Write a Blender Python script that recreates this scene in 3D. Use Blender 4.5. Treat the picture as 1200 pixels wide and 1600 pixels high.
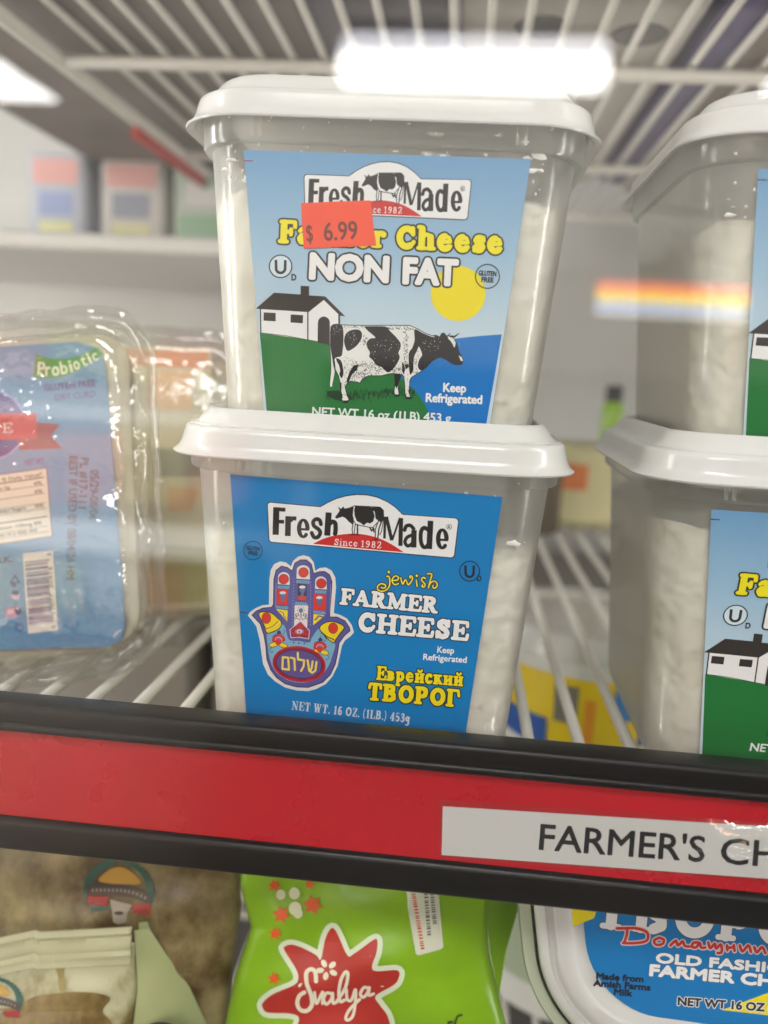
import bpy, math, random
from mathutils import Vector, Matrix
from mathutils.geometry import delaunay_2d_cdt
random.seed(7)
sc = bpy.context.scene
for o in list(bpy.data.objects): bpy.data.objects.remove(o)
C = sc.collection

# ------------------------------------------------------------------ camera, world, light, exposure
F = 1306.0                                   # focal length in pixels of a 1200 x 1600 frame
cam = bpy.data.cameras.new('camera'); camo = bpy.data.objects.new('camera', cam); C.objects.link(camo)
cam.sensor_fit = 'VERTICAL'; cam.sensor_height = 32.0; cam.sensor_width = 24.0
cam.lens = F/1600*32.0
cam.clip_start = .005; cam.clip_end = 60
pit, yaw, rol = .170, .085, -.0544
def Rz(a): return Matrix.Rotation(a, 3, 'Z')
def Rx(a): return Matrix.Rotation(a, 3, 'X')
def Ry(a): return Matrix.Rotation(a, 3, 'Y')
RC = Rz(yaw) @ Rx(-pit) @ Ry(rol)            # columns: right, forward, up
right, fwd, up = RC.col[0].copy(), RC.col[1].copy(), RC.col[2].copy()
camo.matrix_world = Matrix((right, up, -fwd)).transposed().to_4x4()
cam.dof.use_dof = True; cam.dof.focus_distance = .245; cam.dof.aperture_fstop = 5.2
sc.camera = camo
w = bpy.data.worlds.new('World'); sc.world = w; w.use_nodes = True
bg = w.node_tree.nodes['Background']; bg.inputs[0].default_value = (1, .96, .91, 1); bg.inputs[1].default_value = .20
sc.view_settings.view_transform = 'Standard'; sc.view_settings.look = 'None'
sc.view_settings.exposure = 0; sc.view_settings.gamma = 1; sc.view_settings.use_curve_mapping = False
cy = sc.cycles
cy.use_denoising = True; cy.transparent_max_bounces = 24; cy.max_bounces = 8; cy.diffuse_bounces = 4
cy.glossy_bounces = 3; cy.transmission_bounces = 6; cy.caustics_reflective = False; cy.caustics_refractive = False
cy.sample_clamp_indirect = 4; cy.blur_glossy = .5
def area(name, loc, target, sx, sy, power, col):
    l = bpy.data.lights.new(name, 'AREA'); l.shape = 'RECTANGLE'; l.size = sx; l.size_y = sy; l.energy = power; l.color = col
    o = bpy.data.objects.new(name, l); o.location = loc
    o.rotation_euler = (Vector(target)-Vector(loc)).to_track_quat('-Z', 'Y').to_euler(); C.objects.link(o); return o
# led strips of the case: one along each door post, one along the top of the door
area('led_or_fill_lamp', (.36, .203, .00), (0, .30, .0), .022, .80, 1.5, (1, .975, .92))
area('led_or_fill_lamp', (-.40, .203, .00), (0, .30, .0), .022, .80, 1.65, (1, .97, .91))
# added fill lamps, out of view, brighten the depth of the case from both sides
area('led_or_fill_lamp', (.95, .45, -.02), (0, .62, .02), .10, .30, 2.2, (1, .98, .94))
area('led_or_fill_lamp', (-1.0, .45, -.02), (-.1, .62, .02), .10, .30, 4.6, (1, .985, .95))

# ------------------------------------------------------------------ materials
def lin(c):
    c /= 255.0
    return c/12.92 if c <= .04045 else ((c+.055)/1.055)**2.4
def rgb(r, g, b, k=1.0): return (lin(r)*k, lin(g)*k, lin(b)*k, 1)
_m = {}
def new_mat(name):
    m = bpy.data.materials.new(name); m.use_nodes = True
    nt = m.node_tree; return m, nt, nt.nodes['Principled BSDF'], nt.nodes['Material Output']
def P(name, col, rough=.45, spec=.5, noise=0, nscale=60, bump=0, bscale=200, metal=0, sss=0, emit=0, coat=0):
    if name in _m: return _m[name]
    m, nt, b, out = new_mat(name)
    b.inputs['Base Color'].default_value = col; b.inputs['Roughness'].default_value = rough
    b.inputs['Specular IOR Level'].default_value = spec; b.inputs['Metallic'].default_value = metal
    if coat: b.inputs['Coat Weight'].default_value = coat; b.inputs['Coat Roughness'].default_value = .08
    if sss:
        b.inputs['Subsurface Weight'].default_value = sss; b.inputs['Subsurface Radius'].default_value = (.01, .009, .007)
        b.inputs['Subsurface Scale'].default_value = .4
    if emit:
        b.inputs['Emission Color'].default_value = col; b.inputs['Emission Strength'].default_value = emit
    if noise or bump:
        tc = nt.nodes.new('ShaderNodeTexCoord')
        if noise:
            n = nt.nodes.new('ShaderNodeTexNoise'); n.inputs['Scale'].default_value = nscale; n.inputs['Detail'].default_value = 5
            mx = nt.nodes.new('ShaderNodeMix'); mx.data_type = 'RGBA'; mx.blend_type = 'MULTIPLY'
            cr = nt.nodes.new('ShaderNodeValToRGB'); cr.color_ramp.elements[0].position = .3; cr.color_ramp.elements[1].position = .7
            v = 1-noise; cr.color_ramp.elements[0].color = (v, v, v*.97, 1)
            nt.links.new(tc.outputs['Object'], n.inputs['Vector']); nt.links.new(n.outputs['Fac'], cr.inputs['Fac'])
            mx.inputs['Factor'].default_value = 1; mx.inputs['A'].default_value = col
            nt.links.new(cr.outputs['Color'], mx.inputs['B']); nt.links.new(mx.outputs['Result'], b.inputs['Base Color'])
        if bump:
            n2 = nt.nodes.new('ShaderNodeTexNoise'); n2.inputs['Scale'].default_value = bscale; n2.inputs['Detail'].default_value = 6
            bp = nt.nodes.new('ShaderNodeBump'); bp.inputs['Strength'].default_value = bump; bp.inputs['Distance'].default_value = .002
            nt.links.new(tc.outputs['Object'], n2.inputs['Vector']); nt.links.new(n2.outputs['Fac'], bp.inputs['Height'])
            nt.links.new(bp.outputs['Normal'], b.inputs['Normal'])
    _m[name] = m; return m
def film(name, tint, milk, milkcol, rough=.12, base=.04, edge=.5, bump=0, bscale=120, trans=.6):
    """thin plastic wall: see-through, a little milky, glossy"""
    m, nt, b, out = new_mat(name); nt.nodes.remove(b); N = nt.nodes.new; L = nt.links.new
    tr = N('ShaderNodeBsdfTransparent'); tr.inputs[0].default_value = tint
    df = N('ShaderNodeBsdfDiffuse'); df.inputs[0].default_value = milkcol
    tl = N('ShaderNodeBsdfTranslucent'); tl.inputs[0].default_value = milkcol
    gl = N('ShaderNodeBsdfGlossy'); gl.inputs['Roughness'].default_value = rough
    a = N('ShaderNodeMixShader'); a.inputs[0].default_value = trans; L(df.outputs[0], a.inputs[1]); L(tl.outputs[0], a.inputs[2])
    lw = N('ShaderNodeLayerWeight'); lw.inputs['Blend'].default_value = .5
    pw = N('ShaderNodeMath'); pw.operation = 'POWER'; pw.inputs[1].default_value = 4; L(lw.outputs['Facing'], pw.inputs[0])
    ml = N('ShaderNodeMath'); ml.operation = 'MULTIPLY_ADD'; ml.inputs[1].default_value = edge; ml.inputs[2].default_value = base; ml.use_clamp = True
    L(pw.outputs[0], ml.inputs[0])
    mm = N('ShaderNodeMath'); mm.operation = 'MULTIPLY_ADD'; mm.inputs[1].default_value = min(.45, milk+.1); mm.inputs[2].default_value = milk; mm.use_clamp = True
    L(pw.outputs[0], mm.inputs[0])
    if milk <= 0: mm.inputs[1].default_value = 0
    c = N('ShaderNodeMixShader'); L(mm.outputs[0], c.inputs[0]); L(tr.outputs[0], c.inputs[1]); L(a.outputs[0], c.inputs[2])
    d = N('ShaderNodeMixShader'); L(ml.outputs[0], d.inputs[0]); L(c.outputs[0], d.inputs[1]); L(gl.outputs[0], d.inputs[2])
    if bump:
        tc = N('ShaderNodeTexCoord'); n2 = N('ShaderNodeTexNoise'); n2.inputs['Scale'].default_value = bscale; n2.inputs['Detail'].default_value = 3
        bp = N('ShaderNodeBump'); bp.inputs['Strength'].default_value = bump; bp.inputs['Distance'].default_value = .003
        L(tc.outputs['Object'], n2.inputs['Vector']); L(n2.outputs['Fac'], bp.inputs['Height']); L(bp.outputs[0], gl.inputs['Normal'])
    L(d.outputs[0], out.inputs[0]); return m
def ink(r, g, b, k=1.12):
    key = 'print_ink_%d_%d_%d' % (r, g, b)
    if key not in _m: P(key, tuple(min(.9, x) for x in rgb(r, g, b, k)[:3])+(1,), rough=.32, spec=.45)
    return _m[key]

# ------------------------------------------------------------------ objects
def link(name, verts, faces, mats, parent=None, midx=None, smooth=35, loc=None):
    me = bpy.data.meshes.new(name); me.from_pydata([tuple(v) for v in verts], [], faces)
    for m in (mats if isinstance(mats, (list, tuple)) else [mats]): me.materials.append(m)
    if midx: me.polygons.foreach_set('material_index', midx)
    if smooth:
        me.polygons.foreach_set('use_smooth', [True]*len(me.polygons))
        me.set_sharp_from_angle(angle=math.radians(smooth))
    me.update()
    o = bpy.data.objects.new(name, me); C.objects.link(o)
    if parent: o.parent = parent
    if loc: o.location = loc
    return o
def thing(name, label, cat, loc=(0, 0, 0), rot=(0, 0, 0), group=None):
    o = bpy.data.objects.new(name, None); C.objects.link(o); o.location = loc; o.rotation_euler = rot; o.empty_display_size = .01
    o['label'] = label; o['category'] = cat
    if group: o['group'] = group
    return o
def tag(o, label, cat, group=None):
    o['label'] = label; o['category'] = cat
    if group: o['group'] = group
    return o
def struct(o): o['kind'] = 'structure'; return o
def box(v, f, x0, x1, y0, y1, z0, z1):
    n = len(v); v += [(x, y, z) for z in (z0, z1) for y in (y0, y1) for x in (x0, x1)]
    f += [tuple(n+i for i in q) for q in ((0, 2, 3, 1), (4, 5, 7, 6), (0, 1, 5, 4), (2, 6, 7, 3), (0, 4, 6, 2), (1, 3, 7, 5))]
def rbox(name, x0, x1, y0, y1, z0, z1, mat, parent=None, r=.002, seg=3):
    """box with rounded edges"""
    import bmesh
    bm = bmesh.new(); bmesh.ops.create_cube(bm, size=1)
    for q in bm.verts: q.co = Vector(((x0+x1)/2+q.co.x*(x1-x0), (y0+y1)/2+q.co.y*(y1-y0), (z0+z1)/2+q.co.z*(z1-z0)))
    bmesh.ops.bevel(bm, geom=bm.edges[:], offset=r, segments=seg, affect='EDGES', profile=.5)
    me = bpy.data.meshes.new(name); bm.to_mesh(me); bm.free(); me.materials.append(mat)
    me.polygons.foreach_set('use_smooth', [True]*len(me.polygons)); me.set_sharp_from_angle(angle=math.radians(50))
    o = bpy.data.objects.new(name, me); C.objects.link(o)
    if parent: o.parent = parent
    return o
def tube(v, f, pts, r, n=10, sy=1.0):
    pts = [Vector(p) for p in pts]; b = len(v)
    for i, p in enumerate(pts):
        t = (pts[min(i+1, len(pts)-1)]-pts[max(i-1, 0)]).normalized()
        a = t.cross(Vector((0, 0, 1)));
        if a.length < 1e-4: a = t.cross(Vector((1, 0, 0)))
        a.normalize(); c = a.cross(t)
        for k in range(n):
            q = 2*math.pi*k/n; v.append(p+a*r*math.cos(q)+c*r*sy*math.sin(q))
    for i in range(len(pts)-1):
        for k in range(n): f.append((b+i*n+k, b+i*n+(k+1) % n, b+(i+1)*n+(k+1) % n, b+(i+1)*n+k))
    f.append(tuple(b+k for k in range(n-1, -1, -1))); e = b+(len(pts)-1)*n; f.append(tuple(e+k for k in range(n)))
def rr(hx, hy, r, n=8, m=6, bulge=0):
    """rounded rectangle ring, counter-clockwise; m points along each straight side"""
    out = []
    cs = [(hx-r, -hy+r, -90), (hx-r, hy-r, 0), (-hx+r, hy-r, 90), (-hx+r, -hy+r, 180)]
    for k, (cx, cyy, a0) in enumerate(cs):
        for i in range(n+1):
            a = math.radians(a0+90*i/n); out.append((cx+r*math.cos(a), cyy+r*math.sin(a)))
        nx = cs[(k+1) % 4]; a = math.radians(a0+90); p = out[-1]
        b = math.radians(nx[2]); q = (nx[0]+r*math.cos(b), nx[1]+r*math.sin(b))
        for i in range(1, m): out.append((p[0]+(q[0]-p[0])*i/m, p[1]+(q[1]-p[1])*i/m))
    return out
def loft(rings, cap0=True, cap1=True):
    v = []; f = []; n = len(rings[0])
    for r in rings: v += r
    for i in range(len(rings)-1):
        for k in range(n): f.append((i*n+k, i*n+(k+1) % n, (i+1)*n+(k+1) % n, (i+1)*n+k))
    if cap0: f.append(tuple(range(n-1, -1, -1)))
    if cap1: f.append(tuple((len(rings)-1)*n+k for k in range(n)))
    return v, f

# ------------------------------------------------------------------ printing: flat art laid on a sheet
def homog(src, dst):
    A = []; B = []
    for (x, y), (u, v) in zip(src, dst):
        A.append([x, y, 1, 0, 0, 0, -u*x, -u*y]); B.append(u)
        A.append([0, 0, 0, x, y, 1, -v*x, -v*y]); B.append(v)
    n = 8; M = [r+[b] for r, b in zip(A, B)]
    for i in range(n):
        p = max(range(i, n), key=lambda k: abs(M[k][i])); M[i], M[p] = M[p], M[i]
        for k in range(n):
            if k != i:
                q = M[k][i]/M[i][i]
                for j in range(i, n+1): M[k][j] -= q*M[i][j]
    h = [M[i][n]/M[i][i] for i in range(n)]+[1]
    def f(x, y):
        d = h[6]*x+h[7]*y+h[8]; return ((h[0]*x+h[1]*y+h[2])/d, (h[3]*x+h[4]*y+h[5])/d)
    return f
def zoom(x0, y0, s): return lambda p: (x0+p[0]/s, y0+p[1]/s)
def area2(p): return sum(p[i][0]*p[(i+1) % len(p)][1]-p[(i+1) % len(p)][0]*p[i][1] for i in range(len(p)))
def smooth(pts, closed=True, n=5):
    out = []; N = len(pts)
    for i in range(N if closed else N-1):
        p0, p1, p2, p3 = (pts[(i+k) % N] if closed else pts[min(max(i+k, 0), N-1)] for k in (-1, 0, 1, 2))
        for j in range(n):
            t = j/n
            out.append(tuple(.5*((2*b)+(-a+c)*t+(2*a-5*b+4*c-d)*t*t+(-a+3*b-3*c+d)*t**3) for a, b, c, d in zip(p0, p1, p2, p3)))
    if not closed: out.append(tuple(pts[-1]))
    return out
def ell(cx, cyy, rx, ry, n=40, rot=0, a0=0, a1=360):
    k = n if a1-a0 == 360 else n+1; c, s = math.cos(math.radians(rot)), math.sin(math.radians(rot)); out = []
    for i in range(k):
        a = math.radians(a0+(a1-a0)*i/n); x, y = rx*math.cos(a), ry*math.sin(a); out.append((cx+x*c-y*s, cyy+x*s+y*c))
    return out
def stroke_polys(pts, wd, closed=False, cap='round', nj=10):
    """quads and round joints that together make a pen stroke; wd a number or one per point"""
    P2 = list(pts)+([pts[0]] if closed else []); out = []
    W = [wd]*len(P2) if isinstance(wd, (int, float)) else list(wd)+([wd[0]] if closed else [])
    for i in range(len(P2)-1):
        (x0, y0), (x1, y1) = P2[i], P2[i+1]; d = math.hypot(x1-x0, y1-y0)
        if d < 1e-9: continue
        nx, ny = -(y1-y0)/d, (x1-x0)/d; a, b = W[i]/2, W[i+1]/2
        out.append([(x0-nx*a, y0-ny*a), (x1-nx*b, y1-ny*b), (x1+nx*b, y1+ny*b), (x0+nx*a, y0+ny*a)])
    for i, (x, y) in enumerate(P2):
        if not closed and cap == 'butt' and i in (0, len(P2)-1): continue
        if closed and i == len(P2)-1: continue
        out.append(ell(x, y, W[i]/2, W[i]/2, nj, rot=7+3*i % 11))
    return out
def union(polys, grid=0):
    vs = []; fs = []
    for p in polys:
        if area2(p) < 0: p = p[::-1]
        if abs(area2(p)) < 1e-9: continue
        b = len(vs); vs += [Vector(q[:2]) for q in p]; fs.append(list(range(b, b+len(p))))
    if grid:
        xs = [q.x for q in vs]; ys = [q.y for q in vs]; x = min(xs)+grid*.37
        while x < max(xs):
            y = min(ys)+grid*.41
            while y < max(ys): vs.append(Vector((x, y))); y += grid
            x += grid
    r = delaunay_2d_cdt(vs, [], fs, 0, 1e-5)
    return [tuple(v) for v in r[0]], [tuple(f) for f, o in zip(r[2], r[5]) if o]
_tc = {}
def text_tris(s):
    """built-in font as triangles and boundary edges, unit em"""
    if s in _tc: return _tc[s]
    c = bpy.data.curves.new('glyphs', 'FONT'); c.body = s; c.size = 1; c.resolution_u = 3
    o = bpy.data.objects.new('glyphs', c); C.objects.link(o)
    bpy.context.view_layer.update()
    me = o.evaluated_get(bpy.context.evaluated_depsgraph_get()).to_mesh()
    vs = [(v.co.x, v.co.y) for v in me.vertices]; fs = [tuple(p.vertices) for p in me.polygons]
    o.evaluated_get(bpy.context.evaluated_depsgraph_get()).to_mesh_clear()
    bpy.data.objects.remove(o); bpy.data.curves.remove(c)
    cnt = {}
    for f in fs:
        for i in range(len(f)):
            e = tuple(sorted((f[i], f[(i+1) % len(f)]))); cnt[e] = cnt.get(e, 0)+1
    _tc[s] = (vs, fs, [e for e, k in cnt.items() if k == 1]); return _tc[s]
class Art:
    def __init__(self, place, z=None, grid=0): self.place = place; self.z = z or (lambda p: p); self.L = {}; self.grid = grid
    def add(self, polys, mat, lay):
        self.L.setdefault((lay, mat.name), (mat, []))[1].extend([[self.z(q) for q in p] for p in polys]); return self
    def poly(self, pts, mat, lay, sm=False): return self.add([smooth(pts) if sm else pts], mat, lay)
    def line(self, pts, wd, mat, lay, closed=False, cap='round', sm=False):
        return self.add(stroke_polys(smooth(pts, closed) if sm else pts, wd, closed, cap), mat, lay)
    def fit(self, vs, p0, p1, h, capn, shear=0):
        xs = [v[0] for v in vs]; x0, x1 = min(xs), max(xs); dx, dy = p1[0]-p0[0], p1[1]-p0[1]; d = math.hypot(dx, dy)
        ux, uy = dx/d, dy/d; wx, wy = uy, -ux; k = d/(x1-x0)
        g = lambda v: (p0[0]+ux*((v[0]-x0)*k+v[1]/capn*h*shear)+wx*v[1]/capn*h, p0[1]+uy*((v[0]-x0)*k+v[1]/capn*h*shear)+wy*v[1]/capn*h)
        return [g(v) for v in vs]
    def text(self, s, p0, p1, h, mat, lay, bold=0, outline=None, ow=0, shear=0):
        vs, fs, es = text_tris(s); q = self.fit(vs, p0, p1, h, .70, shear)
        tri = [[q[i] for i in f] for f in fs]
        def fat(wd):
            out = list(tri)
            for a, b in es: out += stroke_polys([q[a], q[b]], wd, cap='butt')
            for i in {i for e in es for i in e}: out.append(ell(q[i][0], q[i][1], wd/2, wd/2, 8, rot=i % 13))
            return out
        self.add(fat(bold*2) if bold else tri, mat, lay)
        if outline: self.add(fat((bold+ow)*2), outline, lay-1)
        return self
    def slab(self, s, p0, p1, h, mat, lay, wt=.22, thin=.13, outline=None, ow=0, shear=0):
        """lettering drawn with the slab-serif pen alphabet below"""
        x = 0; st = []
        for ch in s:
            adv, strokes = SLAB.get(ch, (.4, []))
            for pts, k in strokes: st.append(([(x+a, b) for a, b in pts], k))
            x += adv*SLABW+.06*SLABW
        allp = [p for pts, k in st for p in pts]
        q = self.fit([(p[0], p[1]) for p in allp], p0, p1, h, 1.0, shear); i = 0; out = []; edge = []
        for pts, k in st:
            pp = q[i:i+len(pts)]; i += len(pts); wd = h*(wt if k == 's' else thin)
            out += stroke_polys(pp, wd, nj=10)
            if outline: edge += stroke_polys(pp, wd+2*ow, nj=10)
        self.add(out, mat, lay)
        if outline: self.add(edge, outline, lay-1)
        return self
    def build(self, name, parent):
        V = []; Fc = []; mi = []; mats = []
        for (lay, mn), (mat, polys) in sorted(self.L.items(), key=lambda t: t[0][0]):
            vs, fs = union(polys, self.grid); b = len(V)
            V += [self.place(x, y, lay) for x, y in vs]
            if mat not in mats: mats.append(mat)
            Fc += [tuple(b+i for i in f) for f in fs]; mi += [mats.index(mat)]*len(fs)
        o = link(name, V, Fc, mats, parent, mi, smooth=0); return o
SLABW = 1.0
def _a(cx, cyy, rx, ry, a0, a1, n=10): return [(cx+rx*math.cos(math.radians(a0+(a1-a0)*i/n)), cyy+ry*math.sin(math.radians(a0+(a1-a0)*i/n))) for i in range(n+1)]
def S(*p): return (list(p), 's')
def T(*p): return (list(p), 't')
def sf(x, y, d=.17): return ([(x-d, y), (x+d, y)], 't')
B0, T0 = .06, .94
SLAB = {
 'F': (.80, [S((.22, .1), (.22, .9)), T((.08, T0), (.74, T0), (.76, .72)), T((.22, .5), (.56, .5)), T((.57, .38), (.57, .62)), sf(.22, B0, .18)]),
 'E': (.86, [S((.22, .1), (.22, .9)), T((.06, T0), (.76, T0), (.78, .74)), T((.22, .5), (.56, .5)), T((.57, .38), (.57, .62)), T((.06, B0), (.78, B0), (.82, .3))]),
 'A': (.98, [T((.12, B0), (.44, .9)), S((.46, .88), (.78, .1)), T((.24, .34), (.66, .34)), sf(.13, B0, .13), sf(.80, B0, .17)]),
 'R': (.98, [S((.22, .1), (.22, .9)), T((.06, T0), (.5, T0)), S((.50, .90), (.64, .84), (.67, .72), (.62, .60), (.5, .54)), T((.22, .5), (.5, .5)), S((.48, .46), (.70, .12)), T((.70, B0), (.90, B0)), sf(.22, B0, .17)]),
 'M': (1.2, [T((.16, B0), (.18, T0)), S((.2, .9), (.56, .16)), T((.56, .1), (.92, T0)), S((.94, .9), (.96, .1)), sf(.16, B0, .14), sf(.98, B0, .17), sf(.12, T0, .1), sf(1.0, T0, .12)]),
 'C': (.92, [S(*_a(.50, .5, .33, .40, 55, 300, 16)), T((.68, .84), (.74, .7)), T((.77, T0), (.79, .64)), T(*_a(.5, .5, .36, .42, 285, 335, 5))]),
 'H': (1.06, [S((.22, .1), (.22, .9)), S((.82, .1), (.82, .9)), T((.22, .5), (.82, .5)), sf(.22, B0), sf(.22, T0), sf(.82, B0), sf(.82, T0)]),
 'S': (.80, [S((.62, .74), (.52, .88), (.36, .90), (.22, .80), (.22, .66), (.36, .56), (.54, .46), (.63, .32), (.58, .16), (.42, .09), (.26, .14), (.17, .28)), T((.66, T0), (.67, .66)), T((.13, B0), (.12, .34))]),
 'T': (.88, [S((.44, .1), (.44, .9)), T((.08, .70), (.12, T0), (.76, T0), (.80, .70)), sf(.44, B0, .2)]),
 'B': (.92, [S((.22, .1), (.22, .9)), T((.06, T0), (.48, T0)), S((.48, .90), (.62, .84), (.63, .66), (.48, .55)), T((.22, .52), (.5, .52)), S((.50, .50), (.68, .42), (.70, .20), (.52, .1)), T((.06, B0), (.52, B0))]),
 'O': (1.0, [S(*_a(.5, .5, .34, .40, 0, 360, 22))]),
 'P': (.88, [S((.22, .1), (.22, .9)), T((.06, T0), (.5, T0)), S((.50, .90), (.64, .83), (.67, .68), (.62, .52), (.5, .46)), T((.22, .42), (.5, .42)), sf(.22, B0, .18)]),
 'Г': (.80, [S((.22, .1), (.22, .9)), T((.06, T0), (.70, T0), (.76, .64)), sf(.22, B0, .18)]),
 'N': (1.06, [T((.2, B0), (.2, T0)), S((.22, .9), (.80, .1)), T((.82, B0), (.82, T0)), sf(.2, B0, .14), sf(.16, T0, .12), sf(.82, T0, .14)]),
 'W': (1.3, [S((.2, .9), (.42, .1)), T((.42, .06), (.62, .9)), S((.62, .9), (.84, .1)), T((.84, .06), (1.06, T0)), sf(.18, T0, .15), sf(.62, T0, .13), sf(1.08, T0, .13)]),
 'L': (.80, [S((.22, .1), (.22, .9)), sf(.22, T0), T((.06, B0), (.72, B0), (.75, .32))]),
 'Z': (.82, [T((.14, .72), (.16, T0), (.68, T0)), S((.64, .88), (.2, .12)), T((.14, B0), (.7, B0), (.73, .3))]),
 '1': (.62, [S((.34, .1), (.34, .9)), T((.14, .8), (.34, T0)), sf(.34, B0, .18)]),
 '2': (.72, [T((.14, .7), (.2, .88), (.36, T0)), S((.36, .92), (.54, .86), (.58, .70), (.48, .50), (.2, .12)), T((.12, B0), (.6, B0), (.64, .26))]),
 '3': (.72, [T((.14, .76), (.22, .9), (.36, T0)), S((.36, .92), (.52, .85), (.52, .64), (.36, .54)), S((.36, .52), (.57, .42), (.57, .18), (.36, .08)), T((.36, B0), (.2, .1), (.12, .24))]),
 '4': (.76, [S((.5, .1), (.5, .9)), T((.48, .92), (.08, .30), (.70, .30)), sf(.5, B0, .16)]),
 '5': (.72, [T((.2, .52), (.2, T0), (.58, T0)), S((.22, .54), (.42, .58), (.57, .44), (.56, .20), (.38, .08)), T((.38, B0), (.2, .1), (.12, .24))]),
 '6': (.74, [S(*_a(.37, .31, .21, .22, 0, 360, 14)), S((.16, .34), (.20, .66), (.34, .88)), T((.34, .88), (.48, T0), (.58, .84))]),
 '8': (.74, [S(*_a(.37, .72, .17, .19, 0, 360, 12)), S(*_a(.37, .29, .21, .22, 0, 360, 14))]),
 '9': (.74, [S(*_a(.37, .68, .21, .22, 0, 360, 14)), S((.58, .66), (.54, .34), (.40, .12)), T((.40, .12), (.26, B0), (.15, .16))]),
 '.': (.3, [S((.14, .10), (.15, .11))]), '(': (.4, [T((.3, 1.02), (.16, .75), (.13, .5), (.16, .2), (.3, -.08))]), ')': (.4, [T((.08, 1.02), (.22, .75), (.25, .5), (.22, .2), (.08, -.08))]),
 'a': (.76, [T((.14, .56), (.22, .66), (.36, .68)), S((.36, .66), (.5, .60), (.52, .44), (.52, .14)), S((.5, .36), (.26, .34), (.17, .22), (.24, .10), (.40, .12), (.5, .24)), T((.52, B0), (.70, B0))]),
 'r': (.68, [S((.22, .1), (.22, .6)), T((.06, .64), (.24, .66)), T((.24, .5), (.38, .66), (.5, .66)), S((.52, .6), (.54, .58)), sf(.22, B0)]),
 'm': (1.22, [S((.22, .1), (.22, .6)), T((.06, .64), (.22, .66)), T((.24, .52), (.40, .68), (.5, .66)), S((.58, .58), (.60, .1)), T((.62, .52), (.78, .68), (.88, .66)), S((.96, .58), (.98, .1)), sf(.22, B0, .15), sf(.60, B0, .15), sf(.99, B0, .16)]),
 'n': (.86, [S((.22, .1), (.22, .6)), T((.06, .64), (.22, .66)), T((.24, .52), (.40, .68), (.52, .66)), S((.62, .58), (.64, .1)), sf(.22, B0, .15), sf(.65, B0, .15)]),
 'e': (.76, [S(*_a(.39, .36, .24, .28, 95, 310, 14)), T((.39, .64), (.56, .58), (.62, .40), (.2, .38)), T((.5, .1), (.64, .2))]),
 'h': (.86, [S((.22, .1), (.22, .94)), T((.06, 1.0), (.22, 1.0)), T((.24, .52), (.40, .68), (.52, .66)), S((.62, .58), (.64, .1)), sf(.22, B0, .15), sf(.65, B0, .15)]),
 's': (.64, [S((.48, .54), (.40, .63), (.26, .62), (.20, .52), (.28, .42), (.42, .34), (.48, .22), (.40, .10), (.26, .09), (.16, .2)), T((.52, .66), (.52, .50)), T((.12, B0), (.12, .24))]),
 'c': (.70, [S(*_a(.38, .36, .24, .28, 60, 310, 14)), S((.5, .56), (.52, .54)), T((.5, .1), (.62, .2))]),
 'i': (.44, [S((.22, .1), (.22, .6)), T((.06, .64), (.22, .66)), S((.21, .92), (.23, .93)), sf(.22, B0, .17)]),
 'g': (.76, [S(*_a(.36, .44, .20, .20, 0, 360, 14)), S((.58, .60), (.56, .2), (.56, -.1), (.40, -.24), (.2, -.2)), T((.58, .64), (.7, .64))]),
 'Е': None, 'В': None, 'О': None, 'Р': None, 'Т': None,
 'в': (.76, [S((.22, .1), (.22, .58)), T((.06, .64), (.42, .64)), S((.44, .58), (.53, .5), (.42, .38)), T((.22, .36), (.46, .36)), S((.46, .34), (.58, .22), (.44, .1)), T((.06, B0), (.44, B0))]),
 'р': (.84, [S((.22, -.22), (.22, .6)), T((.06, .64), (.22, .66)), S(*_a(.42, .36, .22, .26, -130, 130, 14)), sf(.22, -.27)]),
 'и': (.88, [S((.22, .1), (.22, .6)), S((.66, .1), (.66, .6)), T((.24, .16), (.64, .54)), sf(.2, .64, .13), sf(.66, .64, .13), sf(.22, B0, .13), sf(.68, B0, .14)]),
 'к': (.84, [S((.22, .1), (.22, .6)), T((.22, .36), (.40, .38), (.58, .62)), S((.42, .36), (.64, .1)), sf(.22, B0, .15), sf(.2, .64, .14), T((.62, B0), (.78, B0)), T((.5, .64), (.7, .64))]),
 '-': (.4, [T((.06, .4), (.34, .4))]), ' ': (.36, []),
}
for a, b in (('Е', 'E'), ('В', 'B'), ('О', 'O'), ('Р', 'P'), ('Т', 'T'), ('е', 'e'), ('с', 'c')): SLAB[a] = SLAB[b]
SLAB['й'] = (.88, SLAB['и'][1]+[T(*_a(.44, .92, .16, .12, 180, 360, 8))])

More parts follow.
